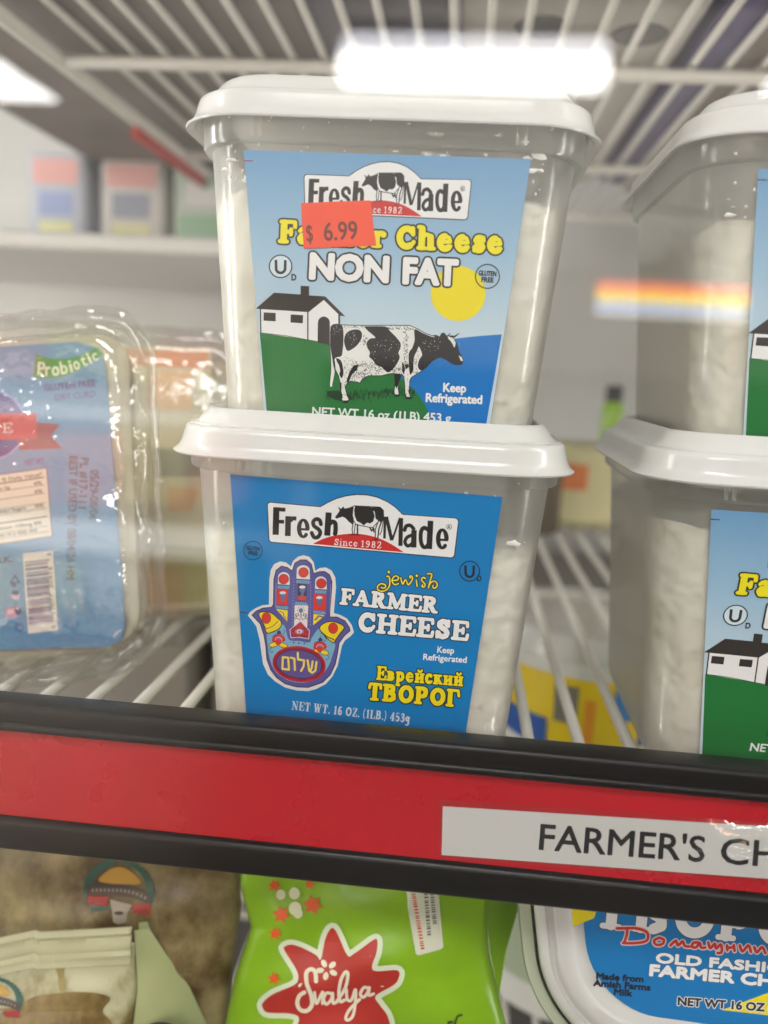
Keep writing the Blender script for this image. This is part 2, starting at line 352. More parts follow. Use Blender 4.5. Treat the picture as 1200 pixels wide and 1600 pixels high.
# ------------------------------------------------------------------ materials in use
WHITE = P('white_lid_plastic', (.71, .705, .69, 1), rough=.2, spec=.5, noise=.04, nscale=40, bump=.05, bscale=30, sss=.15)
TUBW = film('tub_wall_plastic', (.975, .98, .965, 1), .37, (.90, .90, .86, 1), rough=.18, base=.05, edge=.35, bump=.08, bscale=90)
CLEAR = film('clear_pack_plastic', (.965, .965, .955, 1), .06, (.8, .8, .76, 1), rough=.07, base=.13, edge=.55, bump=.55, bscale=55)
def curd_mat():
    m, nt, b, out = new_mat('white_curd_cheese'); N = nt.nodes.new; L = nt.links.new
    tc = N('ShaderNodeTexCoord'); n = N('ShaderNodeTexNoise'); n.inputs['Scale'].default_value = 210; n.inputs['Detail'].default_value = 4; L(tc.outputs['Object'], n.inputs['Vector'])
    n3 = N('ShaderNodeTexNoise'); n3.inputs['Scale'].default_value = 55; n3.inputs['Detail'].default_value = 3; L(tc.outputs['Object'], n3.inputs['Vector'])
    cr = N('ShaderNodeValToRGB'); e = cr.color_ramp.elements; e[0].position = .27; e[0].color = (.60, .57, .50, 1); e[1].position = .38; e[1].color = (.90, .875, .80, 1); L(n.outputs['Fac'], cr.inputs[0])
    c2 = N('ShaderNodeValToRGB'); e = c2.color_ramp.elements; e[0].position = .35; e[0].color = (.86, .84, .78, 1); e[1].position = .6; e[1].color = (1, 1, 1, 1); L(n3.outputs['Fac'], c2.inputs[0])
    mx = N('ShaderNodeMix'); mx.data_type = 'RGBA'; mx.blend_type = 'MULTIPLY'; mx.inputs['Factor'].default_value = 1; L(cr.outputs[0], mx.inputs['A']); L(c2.outputs[0], mx.inputs['B']); L(mx.outputs['Result'], b.inputs['Base Color'])
    vo = N('ShaderNodeTexVoronoi'); vo.feature = 'SMOOTH_F1'; vo.inputs['Scale'].default_value = 190; vo.inputs['Smoothness'].default_value = .5
    wv = N('ShaderNodeMix'); wv.data_type = 'VECTOR'; wv.inputs['Factor'].default_value = .012; L(tc.outputs['Object'], wv.inputs['A']); L(n3.outputs['Color'], wv.inputs['B']); L(wv.outputs['Result'], vo.inputs['Vector'])
    ad = N('ShaderNodeMath'); ad.operation = 'ADD'; L(vo.outputs['Distance'], ad.inputs[0]); L(n.outputs['Fac'], ad.inputs[1])
    bp = N('ShaderNodeBump'); bp.inputs['Strength'].default_value = .75; bp.inputs['Distance'].default_value = .0018; L(ad.outputs[0], bp.inputs['Height']); L(bp.outputs[0], b.inputs['Normal'])
    b.inputs['Roughness'].default_value = .55; b.inputs['Specular IOR Level'].default_value = .35; b.inputs['Subsurface Weight'].default_value = .12; b.inputs['Subsurface Radius'].default_value = (.004, .0036, .003); b.inputs['Subsurface Scale'].default_value = .3
    return m
CHEESE = curd_mat()
INK_W = ink(238, 236, 232); INK_K = ink(28, 26, 26); INK_Y = ink(246, 222, 30); INK_R = ink(196, 36, 34)

# ------------------------------------------------------------------ the case: back wall, floor of the case
SH = -.1146                                   # top of the shelf the tubs stand on
OV = .148                                     # underside of the shelf above
v = []; f = []; box(v, f, -1.2, 1.2, .90, .93, -.6, .9)
struct(link('back_wall', v, f, P('grey_case_liner', (.58, .575, .56, 1), rough=.5, noise=.16, nscale=7, bump=.05)))
v = []; f = []; box(v, f, -1.2, 1.2, .24, .93, -.62, -.60)
struct(link('case_floor', v, f, P('dark_case_floor', (.10, .095, .09, 1), rough=.6)))

# ------------------------------------------------------------------ wire shelves
WIRE = P('white_coated_wire', (.86, .83, .77, 1), rough=.4, noise=.06, nscale=60, bump=.1, bscale=80)
def wire_shelf(label, z, x0, x1, y0, y1, pitch, x_first, bars, bar_h, r, edge_r, group='wire shelves of the case'):
    t = thing('wire_shelf', label, 'shelf', (0, 0, z), group=group)
    v = []; f = []
    for y in bars: tube(v, f, [(x0, y, 0), (x1, y, 0)], bar_h/2, 10, .75)
    link('cross_bar', v, f, WIRE, t)
    if edge_r:
        v = []; f = []; tube(v, f, [(x0, y0, 0), (x0, y1, 0)], edge_r, 12); link('edge_rod', v, f, WIRE, t)
    v = []; f = []; tube(v, f, [(0, y0, 0), (0, y1, 0)], r, 10); first = None; x = x_first
    while x < x1:
        if first is None: first = o = link('wire', v, f, WIRE, t, loc=(x, 0, bar_h/2+r*.7))
        else:
            o = first.copy(); C.objects.link(o); o.parent = t; o.location = (x, 0, bar_h/2+r*.7)
        x += pitch
    return t
wire_shelf('white wire shelf under the two front tubs, in plain view between them', SH-.0078, -.50, .45, .2255, .80, .0165, -.4822, (.232, .47, .70, .79), .007, .0020, 0)
over = wire_shelf('white wire shelf overhead, seen from below above the tub lids', OV, -.2195, .50, .2255, .84, .0165, -.1965, (.449, .64, .83), .0084, .00185, .0040)
v = []; f = []; box(v, f, -.2220, -.2180, .55, .69, -.0115, -.0045); link('red_edge_strip', v, f, P('red_strip_plastic', rgb(190, 45, 30), rough=.4), over)
v = []; f = []; box(v, f, -.2220, -.2180, .692, .83, -.0115, -.0045); link('green_edge_strip', v, f, P('green_strip_plastic', rgb(60, 130, 90), rough=.4), over)
wire_shelf('white wire shelf at the bottom carrying the bags and the blue labelled tub', -.345, -.50, .45, .2255, .80, .0165, -.4822, (.232, .47, .70, .79), .007, .0020, 0)
# a short shelf further back on the left
bs = tag(rbox('side_shelf', -.62, -.135, .55, .88, .066, .0775, P('pale_shelf_board', (.74, .73, .70, 1), rough=.45), r=.003), 'pale solid shelf far back on the left under the blurred cartons', 'shelf')

# ------------------------------------------------------------------ price rail
RED = P('red_rail_plastic', (.54, .007, .018, 1), rough=.22, spec=.5, noise=.10, nscale=25, coat=.3)
nt0 = RED.node_tree; n0 = nt0.nodes.new('ShaderNodeTexNoise'); n0.inputs['Scale'].default_value = 45; n0.inputs['Detail'].default_value = 8; m0 = nt0.nodes.new('ShaderNodeMapRange'); m0.inputs['To Min'].default_value = .10; m0.inputs['To Max'].default_value = .50
t0 = nt0.nodes.new('ShaderNodeTexCoord'); nt0.links.new(t0.outputs['Object'], n0.inputs['Vector']); nt0.links.new(n0.outputs['Fac'], m0.inputs['Value']); nt0.links.new(m0.outputs[0], nt0.nodes['Principled BSDF'].inputs['Roughness'])
BLK = P('black_rail_trim', (.005, .004, .004, 1), rough=.34, spec=.3, noise=.3, nscale=50, bump=.04, bscale=60)
rail = thing('price_rail', 'red price rail with black trims along the front of the tub shelf', 'price rail', (0, .2145, -.12))
v = []; f = []; box(v, f, -.60, .60, 0, .006, -.0145, .0140); link('red_strip', v, f, RED, rail)
rbox('upper_trim', -.60, .60, -.0022, .0075, .0145, .0213, BLK, rail, r=.0014)
rbox('trim_lip', -.60, .60, -.0030, .0015, .0132, .0158, BLK, rail, r=.0010)
rbox('lower_trim', -.60, .60, -.0022, .0070, -.0242, -.0140, BLK, rail, r=.0018)
rz = homog([(692, 1257), (690, 1333), (1200, 1290), (1200, 1370)], [(.0024, -.1177+.12), (.0030, -.1323+.12), (.0890, -.1146+.12), (.0908, -.1294+.12)])
# trace frame of the rail: source pixels -> (x, z) on its face
fx = homog([(692, 1257), (690, 1333), (1200, 1370), (1200, 1290)], [(.0024, .0023), (.0030, -.0123), (.0908, -.0094), (.0890, .0054)])
def rail_place(x, y, lay):
    u, w_ = fx(x, y); return (u, -.0004-.00003*lay, w_)
a = Art(rail_place)
a.poly([(692, 1257), (690, 1333), (1500, 1392), (1503, 1308)], P('white_paper_strip', (.80, .79, .77, 1), rough=.16, spec=.55, coat=.6, noise=.03), 0)
strip = a.build('paper_name_strip', rail)
a = Art(rail_place); kk = P('black_strip_print', (.008, .008, .010, 1), rough=.2, spec=.5)
a.text("FARMER'S", (842, 1324), (1098, 1343.5), 40, kk, 2, bold=.9)
a.text("CHEESE", (1124, 1345.5), (1352, 1361), 40, kk, 2, bold=.9)
a.build('lettering', strip)
v = []; f = []; n = 190; k = 64
for i in range(n+1):
    x = 686+814*i/n; t_ = min(1, max(0, (x-1050)/90)); amp = t_*t_*(3-2*t_)
    for j in range(k+1):
        x, y = 686+814*i/n, 1251+92*j/k-6+(i/n)*58; q_ = rail_place(x, y, 0); b_ = 1-((j-k/2)/(k/2))**2
        loc_ = math.exp(-((j-.55*k-3*math.sin(i*.21))/8.5)**2)
        v.append((q_[0], q_[1]-.0005-amp*(.0022*b_+.00042*loc_*(1+math.sin(j*.78+1.3*math.sin(i*.33)+.6*math.sin(i*.9)))*(.6+.4*math.sin(i*.47+1)))))
        v[-1] = (v[-1][0], v[-1][1], q_[2])
for i in range(n):
    for j in range(k): q_ = i*(k+1)+j; f.append((q_, q_+1, q_+k+2, q_+k+1))
link('clear_cover', v, f, film('clear_cover_film', (1, 1, 1, 1), 0, (1, 1, 1, 1), rough=.07, base=.11, edge=.3, bump=.25, bscale=90), rail, smooth=60)

# ------------------------------------------------------------------ square tubs
BB, BK = .0459, (.0529-.0459)/.086
def tub_place(q):
    def g(x, y, lay):
        u, w_ = q(x, y); return (u, -(BB+BK*w_)-.00035-.000022*lay, w_)
    return g
hw = lambda z: BB+BK*z
def tub_body(parent):
    rings = []; pr = [(.0035, .0, -.0045), (.0012, .0004, -.002), (.0003, .0016, -.0006), (0, .004, 0)]
    for ins, z, _ in pr: h = hw(z)-ins; rings.append([(x, y, z) for x, y in rr(h, h, .013-ins*.5, 8, 8)])
    for i in range(1, 9): z = .004+(.0832-.004)*i/8; h = hw(z); rings.append([(x, y, z) for x, y in rr(h, h, .013+.006*z/.083, 8, 8)])
    z = .0834; h = hw(z)+.0019; rings.append([(x, y, z) for x, y in rr(h, h, .0205, 8, 8)])
    z = .0842; h = hw(z)+.0022; rings.append([(x, y, z) for x, y in rr(h, h, .0205, 8, 8)])
    z = .0965; h = hw(z)+.0022; rings.append([(x, y, z) for x, y in rr(h-.0008, h-.0008, .0205, 8, 8)])
    v, f = loft(rings, True, False)
    # pairs of moulded ribs on the collar
    for s in (-1, 1):
        for dx in (0, .0022):
            x = s*(.0345+dx); y = -(hw(.088)+.0022); n = len(v)
            box(v, f, x-.0004, x+.0004, y-.0005, y+.0003, .0845, .0925)
    return link('tub_body', v, f, TUBW, parent)
def tub_lid(parent):
    pr = [(.0572, .0893, .0205), (.0590, .0885, .021), (.0592, .0890, .021), (.0578, .0902, .0205), (.0570, .0920, .020), (.0563, .0950, .0198), (.0559, .0962, .0195), (.0552, .0967, .019),
          (.0540, .0968, .018), (.0535, .0971, .018), (.0528, .0977, .0175), (.0516, .0993, .0165), (.0506, .1007, .016), (.0500, .1014, .0158), (.0494, .1018, .0155), (.0487, .1017, .015), (.0482, .1008, .0147), (.0478, .0925, .0143), (.0470, .0905, .0135)]
    rings = [[(x, y, z) for x, y in rr(h, h, r, 10, 10)] for h, z, r in pr]
    v, f = loft(rings, False, True)
    n = len(v); low = [(x, y, .0925) for x, y in rr(.0556, .0556, .0192, 10, 10)]; k = len(low); v += low
    f += [(i, n+i, n+(i+1) % k, (i+1) % k) for i in range(k)]
    return link('lid', v, f, WHITE, parent, smooth=40)
def cheese(parent, top, seed):
    rnd = random.Random(seed); rings = []
    ph = [rnd.uniform(0, 6.28) for _ in range(6)]
    N = 10
    base = rr(1, 1, .3, 8, 8)
    for i in range(N+1):
        z = .0012+(top-.0012)*i/N; h = hw(z)-.0009-(.0016 if i == 0 else 0)
        ring = []
        for j, (x, y) in enumerate(rr(h, h, .0125+.005*z/.083, 8, 8)):
            an = math.atan2(y, x); zz = z
            if i >= N-1: zz += (.0018*math.sin(3*an+ph[0])+.0011*math.sin(8*an+ph[1])+.0006*math.sin(19*an+ph[2]))*(1 if i == N else .6)
            s = 1-abs(.006*math.sin(5*an+ph[3])*math.sin(60*z+ph[4]))
            ring.append((x*s, y*s, zz))
        rings.append(ring)
    last = rings[-1]
    for q, dz in ((.9, .001), (.5, .002), (.05, .001)): rings.append([(x*q, y*q, top+dz+.001*math.sin(x*200+ph[5])) for x, y, z in last])
    v, f = loft(rings, True, True); return link('cheese', v, f, CHEESE, parent, smooth=60)
def smears(parent, n, seed, zlo, zhi):
    """bits of curd stuck to the wall above the cheese"""
    rnd = random.Random(seed); v = []; f = []
    for _ in range(n):
        big = rnd.random() < .22; x = rnd.uniform(-.046, .046); z = zlo+(zhi-zlo)*rnd.random()**1.6; y = -hw(z)+.0002-(.0019 if z > .0836 else 0)
        rx, rz_ = ((rnd.uniform(.0008, .0024), rnd.uniform(.0005, .0012)) if big else (rnd.uniform(.0002, .0006), rnd.uniform(.0002, .0006)))
        b = len(v); k = 9; v.append((x, y-.0004, z))
        for i in range(k):
            t = 6.283*i/k; q = rnd.uniform(.6, 1.2); v.append((x+rx*q*math.cos(t), y, z+rz_*q*math.sin(t)))
        f += [(b, b+1+i, b+1+(i+1) % k) for i in range(k)]
    return link('curd_smear', v, f, P('curd_smear_white', (.85, .83, .78, 1), rough=.5), parent)

# ---- logo shared by both labels, traced in its own frame (1200 x 438)
def logo(art, lay):
    card = [(345, 102), (390, 76), (440, 53), (500, 36), (560, 28), (620, 30), (680, 43), (740, 69), (790, 104), (835, 148), (1150, 170), (1160, 176), (1166, 188), (1142, 390), (1137, 400), (1126, 405), (56, 311), (45, 306), (41, 296), (31, 90), (35, 80), (46, 75)]
    art.poly(card, INK_K, lay); art.line(card, 7, INK_K, lay, closed=True)
    mid = (600, 210); art.poly([(x+(mid[0]-x)*.004, y+(mid[1]-y)*.015) for x, y in card], INK_W, lay+1)
    art.poly([(300, 322)]+smooth([(300, 322), (360, 293), (430, 272), (520, 262), (600, 265), (690, 287), (770, 325), (842, 372)], False)+[(842, 372)], INK_R, lay+2)
    art.slab('Since', (430, 331), (563, 339), 42, INK_W, lay+3, wt=.12, thin=.075)
    art.slab('1982', (588, 341), (705, 349), 42, INK_W, lay+3, wt=.12, thin=.075)
    K = INK_K; A = lay+2
    # F
    art.line([(84, 104), (80, 268)], 37, K, A, cap='butt'); art.line([(66, 115), (138, 119)], 23, K, A, cap='butt'); art.line([(80, 188), (130, 191)], 22, K, A, cap='butt')
    # r
    art.line([(155, 157), (152, 275)], 34, K, A, cap='butt'); art.line([(166, 186), (180, 170), (203, 171)], 24, K, A, cap='butt')
    # e
    art.line(smooth([(244, 166), (270, 185), (274, 222), (216, 224)][0:3], False)+[(274, 228), (216, 226)], [14]*5+[26]*5+[24, 13, 13][0:3], K, A, cap='butt') if False else None
    def e_(cx, cyy, rx, ry, wv, wh):
        pts = ell(cx, cyy, rx, ry, 20, a0=0, a1=-312); art.line(pts, [wh+(wv-wh)*abs(math.cos(math.radians(312*i/20))) for i in range(21)], K, A)
        art.line([(cx-rx, cyy+ry*.08), (cx+rx+wv*.35, cyy+ry*.13)], wh*.9, K, A, cap='butt')
    e_(244, 230, 25, 50, 26, 15)
    # s
    art.line(smooth([(349, 205), (342, 182), (322, 174), (303, 190), (308, 215), (336, 236), (345, 258), (330, 282), (308, 282), (294, 256)], False), 23, K, A)
    # h
    art.line([(395, 135), (386, 273)], 36, K, A, cap='butt'); art.line(smooth([(398, 205), (415, 190), (434, 200), (436, 240), (433, 262)], False), [18]+[22]*4+[32]*17 if False else 27, K, A)
    # M
    art.line([(730, 160), (726, 290)], 15, K, A, cap='butt'); art.line([(737, 160), (770, 300)], 21, K, A, cap='butt'); art.line([(818, 166), (772, 300)], 12, K, A, cap='butt'); art.line([(825, 168), (821, 334)], 25, K, A, cap='butt')
    # a
    art.line([(902, 240), (900, 343)], 32, K, A, cap='butt'); art.line(smooth([(846, 240), (856, 216), (880, 212), (900, 232)], False), 22, K, A); art.line(smooth([(896, 268), (862, 282), (848, 310), (862, 333), (884, 326), (898, 306)], False), 21, K, A)
    # d
    art.line([(1000, 184), (992, 352)], 34, K, A, cap='butt'); art.line(smooth([(988, 240), (962, 226), (944, 248), (942, 300), (954, 336), (974, 340), (990, 318)], False), 24, K, A)
    e_(1070, 292, 25, 54, 27, 16)
    art.line(ell(1110, 220, 15, 15, 20), 3, K, A, closed=True); art.text('R', (1103, 229), (1118, 230), 17, K, A, bold=.8)
    # cow
    art.poly([(432, 164), (448, 142), (460, 124), (450, 99), (468, 113), (482, 98), (490, 112), (518, 106), (545, 95), (541, 120), (538, 150), (546, 186), (538, 207), (514, 190), (498, 171), (478, 160), (456, 167), (440, 172)], K, A)
    art.poly([(552, 97), (640, 100), (660, 128), (668, 155), (660, 188), (642, 200), (622, 196), (604, 212), (586, 198), (562, 186), (549, 152), (546, 118)], K, A)
    art.poly([(625, 104), (700, 104), (722, 124), (722, 172), (708, 200), (694, 186), (674, 172), (668, 128), (630, 116)], K, A)
    for pts, wd in (([(545, 95), (700, 103), (720, 122), (722, 170), (708, 250), (698, 268)], 5), ([(545, 186), (556, 206), (600, 216), (655, 226), (690, 190)], 5), ([(540, 200), (534, 235), (538, 266)], 6), ([(553, 205), (548, 240), (546, 268)], 5),
                    ([(566, 208), (566, 240), (565, 266)], 9), ([(690, 186), (672, 235), (672, 296)], 6), ([(706, 196), (694, 230), (686, 292)], 8), ([(640, 226), (650, 244), (662, 228), (664, 250)], 9), ([(522, 267), (572, 266)], 11), ([(656, 299), (684, 294)], 10)):
        art.line(pts, wd, K, A)
def badge_text(art, cx, cyy, r, lay, tilt=.06):
    art.line(ell(cx, cyy, r, r, 32), r*.09, INK_K, lay, closed=True)
    for s, dy, wd in (('GLUTEN', -.05, 1.45), ('FREE', .48, .98)):
        art.text(s, (cx-r*wd/2, cyy+dy*r-tilt*r*wd/2), (cx+r*wd/2, cyy+dy*r+tilt*r*wd/2), r*.40, INK_K, lay, bold=r*.025)
def kosher(art, cx, cyy, r, dx, dy, lay, fill=None):
    if fill: art.poly(ell(cx, cyy, r, r, 32), fill, lay)
    art.line(ell(cx, cyy, r, r, 36), r*.11, INK_K, lay+1, closed=True)
    art.line([(cx-r*.42, cyy-r*.58), (cx-r*.40, cyy+r*.15)]+ell(cx, cyy+r*.2, r*.40, r*.38, 10, a0=180, a1=0)+[(cx+r*.42, cyy-r*.56)], r*.24, INK_K, lay+1, cap='butt')
    art.text('D', (dx-r*.2, dy+r*.28), (dx+r*.2, dy+r*.28), r*.55, INK_K, lay+1, bold=r*.03)

# ---- printed sky of the fat-free label: blue at the top, pale towards the horizon
def sky_print():
    m, nt, b, out = new_mat('sky_print'); N = nt.nodes.new; L = nt.links.new
    tc = N('ShaderNodeTexCoord'); sp = N('ShaderNodeSeparateXYZ'); L(tc.outputs['Object'], sp.inputs[0])
    mp = N('ShaderNodeMapRange'); mp.inputs['From Min'].default_value = .035; mp.inputs['From Max'].default_value = .082; L(sp.outputs['Z'], mp.inputs['Value'])
    cr = N('ShaderNodeValToRGB'); e = cr.color_ramp.elements; e[0].color = rgb(196, 216, 228, 1.05); e[1].color = rgb(108, 160, 204, 1.0)
    m1 = cr.color_ramp.elements.new(.45); m1.color = rgb(160, 196, 222, 1.0)
    L(mp.outputs[0], cr.inputs[0]); L(cr.outputs[0], b.inputs['Base Color']); b.inputs['Roughness'].default_value = .3; return m
SKY = sky_print()
def fan_grid(name, q4, mat, parent, place_uv, n=10):
    v = []; f = []
    for j in range(n+1):
        for i in range(n+1):
            s, t = i/n, j/n; a, b, c, d = q4
            u = (a[0]*(1-s)+b[0]*s)*(1-t)+(d[0]*(1-s)+c[0]*s)*t; w_ = (a[1]*(1-s)+b[1]*s)*(1-t)+(d[1]*(1-s)+c[1]*s)*t
            v.append(place_uv(u, w_))
    for j in range(n):
        for i in range(n): k = j*(n+1)+i; f.append((k, k+n+1, k+n+2, k+1))
    return link(name, v, f, mat, parent)
def uvplace(u, w_): return (u, -(BB+BK*w_)-.00035, w_)

def fatfree_label(tub, tick):
    q = homog([(380, 236.5), (830, 249), (765, 662), (415, 660)], [(-.0393, .0812), (.0387, .0817), (.0333, .0104), (-.0325, .0069)])
    pl = tub_place(q); z1 = zoom(360, 220, 2.4)
    lab = fan_grid('label', [(-.0393, .0812), (.0387, .0817), (.0330, .0056), (-.0323, .0052)], SKY, tub, uvplace)
    GREEN = ink(28, 112, 52); BLUE = ink(8, 112, 190)
    a = Art(pl, z1)
    a.poly([(1017, 728), (930, 734), (850, 743), (720, 765), (600, 800), (560, 840), (600, 900), (700, 1085), (955, 1085)], BLUE, 1)
    a.poly([(111, 722)]+smooth([(111, 722), (200, 731), (290, 748), (370, 768), (450, 800), (540, 840), (620, 880), (680, 925), (720, 975), (748, 1030), (762, 1085)], False)+[(145, 1085)], GREEN, 2)
    a.build('landscape_print', lab)
    a = Art(pl, z1); a.poly(ell(853, 575, 103, 103, 48), ink(240, 214, 8), 1); a.build('sun_print', lab)
    a = Art(pl, zoom(390, 440, 6)); D = ink(50, 46, 44); Wt = INK_W
    a.poly([(100, 255), (545, 290), (545, 550), (108, 488)], Wt, 3); a.poly([(550, 292), (695, 175), (838, 320), (842, 560), (760, 600), (552, 553)], Wt, 3)
    a.poly([(60, 262), (230, 113), (478, 129), (478, 48), (557, 52), (557, 138), (708, 147), (896, 333), (846, 327), (695, 180), (553, 294)], D, 4)
    for l, wd in (([(103, 258), (108, 490)], 12), ([(546, 288), (547, 552)], 12), ([(838, 318), (840, 412)], 17), ([(108, 488), (330, 512), (547, 552)], 6), ([(547, 552), (640, 568), (745, 598)], 6)): a.line(l, wd, D, 4, cap='butt')
    a.poly([(134, 297), (246, 302), (246, 380), (133, 373)], D, 4); a.poly([(386, 316), (502, 322), (500, 398), (385, 391)], D, 4)
    a.poly([(638, 578), (640, 395)]+ell(696, 393, 56, 58, 16, a0=180, a1=360)+[(752, 600)], D, 4)
    a.build('barn_print', lab)
    # cow
    a = Art(pl, zoom(500, 490, 5)); K = ink(26, 26, 28); Wc = ink(228, 228, 224); rnd = random.Random(3)
    body = [(86, 105), (108, 90), (135, 88), (180, 94), (300, 97), (500, 97), (700, 97), (760, 124), (830, 163), (880, 178), (905, 172), (935, 188), (948, 160), (968, 156), (985, 178), (1000, 176), (1025, 185), (1045, 200), (1066, 238), (1086, 308), (1110, 346), (1119, 372), (1106, 400), (1060, 404), (1018, 386), (980, 360), (932, 344), (880, 370), (830, 420), (780, 460), (715, 500), (702, 520), (698, 580), (692, 612), (708, 656), (680, 664), (664, 625), (662, 560), (655, 495), (636, 474), (628, 500), (606, 560), (618, 636), (588, 644), (578, 615), (586, 540), (580, 470), (545, 472), (480, 488), (380, 488), (334, 510), (312, 545), (294, 538), (240, 530), (212, 548), (197, 572), (212, 640), (228, 672), (205, 695), (172, 678), (163, 620), (158, 540), (146, 490), (120, 440), (113, 372), (82, 250), (82, 150)]
    # grass shade first
    for _ in range(330):
        t = rnd.random(); x = 50+690*t; y = 600+25*math.sin(t*5)+t*48+rnd.gauss(0, 19)
        if x < 240: y = 645+rnd.gauss(0, 20)
        a.line([(x, y+8), (x+rnd.uniform(-9, 9), y-rnd.uniform(6, 24))], rnd.uniform(3, 5.5), ink(18, 52, 30), 3, cap='butt')
    a.poly(smooth([(60, 610), (140, 606), (230, 640), (250, 668), (200, 690), (110, 668), (60, 640)]), ink(18, 52, 30), 3)
    a.poly(body, Wc, 4); a.line(body, 6, K, 5, closed=True)
    a.poly(smooth([(75, 235), (92, 330), (103, 400), (116, 470), (98, 562), (80, 562), (88, 450), (86, 350)]), Wc, 4); a.line(smooth([(73, 225), (84, 330), (82, 450), (76, 560)], False), 4, K, 5); a.line(smooth([(100, 350), (114, 420), (116, 470), (98, 560)], False), 4, K, 5)
    PA = [[(88, 112), (108, 92), (135, 88), (168, 97), (181, 130), (183, 220), (176, 300), (166, 336), (128, 346), (110, 360), (94, 330), (80, 235), (82, 150)],
          [(128, 352), (165, 372), (180, 430), (184, 470), (172, 506), (158, 492), (152, 470), (158, 450), (150, 410), (134, 380)],
          [(200, 168), (235, 138), (290, 129), (322, 148), (326, 190), (300, 240), (262, 275), (216, 296), (196, 258), (188, 215)],
          [(352, 108), (420, 104), (515, 108), (545, 140), (590, 185), (626, 232), (628, 270), (612, 310), (622, 345), (600, 395), (566, 440), (530, 462), (500, 440), (478, 420), (440, 404), (410, 365), (384, 340), (390, 308), (370, 272), (364, 232), (392, 200), (432, 194), (404, 165), (372, 138)],
          [(738, 128), (800, 156), (870, 184), (930, 190), (946, 160), (970, 157), (986, 182), (1000, 190), (1030, 230), (1046, 268), (1056, 250), (1062, 232), (1086, 310), (1104, 338), (1092, 345), (1096, 368), (1116, 378), (1104, 401), (1058, 403), (1018, 386), (980, 360), (932, 344), (880, 370), (830, 420), (790, 446), (768, 430), (764, 400), (776, 360), (796, 330), (790, 300), (772, 262), (758, 290), (735, 340), (728, 390), (728, 440), (712, 474), (700, 470), (692, 380), (694, 310), (720, 270), (738, 210)],
          [(580, 470), (630, 472), (628, 510), (606, 562), (596, 590), (584, 560), (587, 530)], [(640, 380), (656, 400), (664, 440), (654, 480), (640, 450)], [(660, 400), (690, 396), (694, 420), (668, 440)],
          [(262, 410), (300, 400), (290, 440), (250, 480), (225, 540), (205, 540), (230, 460)], [(160, 540), (170, 545), (168, 610), (182, 668), (166, 650)]]
    for p in PA: a.poly(p, K, 6, sm=len(p) > 8)
    a.line([(1018, 182), (1050, 184), (1086, 158)], [16, 14, 5], K, 6); a.line([(985, 185), (1000, 178), (1016, 158)], [12, 10, 4], K, 6); a.line([(890, 178), (915, 190), (940, 196)], [10, 18, 8], K, 6)
    a.line([(190, 690), (214, 690)], 20, K, 6); a.line([(585, 642), (618, 640)], 16, K, 6); a.line([(675, 660), (712, 660)], 16, K, 6)
    def dots(n, reg, mat, lay, lo=2.5, hi=6):
        for _ in range(n):
            x, y = reg(); r = rnd.uniform(lo, hi); an = rnd.uniform(0, 180)
            a.poly(ell(x, y, r, r*.55, 6, rot=an), mat, lay)
    dots(210, lambda: (rnd.uniform(235, 500), 420+rnd.gauss(0, 30)), K, 7)
    dots(90, lambda: (rnd.gauss(300, 45), rnd.gauss(480, 26)), K, 7); dots(60, lambda: (rnd.uniform(540, 640), rnd.gauss(440, 22)), K, 7)
    dots(110, lambda: (rnd.gauss(668, 9)+4*math.sin(_y[0]), _y[0]) if not _y.__setitem__(0, rnd.uniform(130, 400)) else 0, K, 7)
    dots(60, lambda: (rnd.uniform(530, 730), rnd.gauss(120, 9)), K, 7); dots(50, lambda: (rnd.uniform(185, 360), rnd.gauss(108, 6)), K, 7, 2, 5)
    dots(40, lambda: (rnd.gauss(345, 14), rnd.gauss(215, 20)), K, 7); dots(60, lambda: (rnd.gauss(195, 14), rnd.uniform(340, 640)), K, 7, 2, 4.5)
    dots(50, lambda: (rnd.gauss(745, 16), rnd.uniform(290, 470)), K, 7); dots(26, lambda: (rnd.gauss(685, 12), rnd.uniform(470, 640)), K, 7, 2, 4)
    dots(34, lambda: (rnd.gauss(500, 70), rnd.gauss(280, 60)), Wc, 8, 2, 4.5); dots(24, lambda: (rnd.gauss(250, 26), rnd.gauss(195, 30)), Wc, 8, 2, 4); dots(26, lambda: (rnd.gauss(860, 70), rnd.gauss(240, 40)), Wc, 8, 2, 4); dots(16, lambda: (rnd.gauss(130, 20), rnd.gauss(150, 30)), Wc, 8, 2, 4)
    a.poly(ell(320, 435, 26, 20), Wc, 8); a.line([(1000, 196), (1024, 212), (1048, 256)], [6, 16, 8], Wc, 8); a.line([(1086, 335), (1102, 360)], [6, 11], Wc, 8); a.line([(770, 265), (776, 285), (760, 330), (745, 370)], [5, 9, 7, 4], Wc, 8); a.line([(752, 420), (740, 450)], 9, Wc, 8)
    a.line([(126, 380), (142, 430), (150, 470)], [8, 16, 8], Wc, 8)
    a.build('cow_print', lab)
    # logo
    l2s = homog([(35, 75), (1166, 180), (1138, 405), (44, 306)], [(465+45/4.286, 250+106/4.286), (465+1161/4.286, 250+148/4.286), (465+1133/4.286, 250+405/4.286), (465+50/4.286, 250+356/4.286)])
    a = Art(pl, lambda p: l2s(*p)); logo(a, 2); a.build('brand_logo', lab)
    # lettering
    a = Art(pl, z1)
    YE = ink(246, 220, 24)
    a.slab('Farmer', (184, 386), (570, 404), 84, YE, 4, wt=.30, thin=.185, outline=INK_K, ow=6.5); a.slab('Cheese', (632, 407), (1012, 424), 84, YE, 4, wt=.30, thin=.185, outline=INK_K, ow=6.5)
    a.build('title_lettering', lab); a = Art(pl, z1)
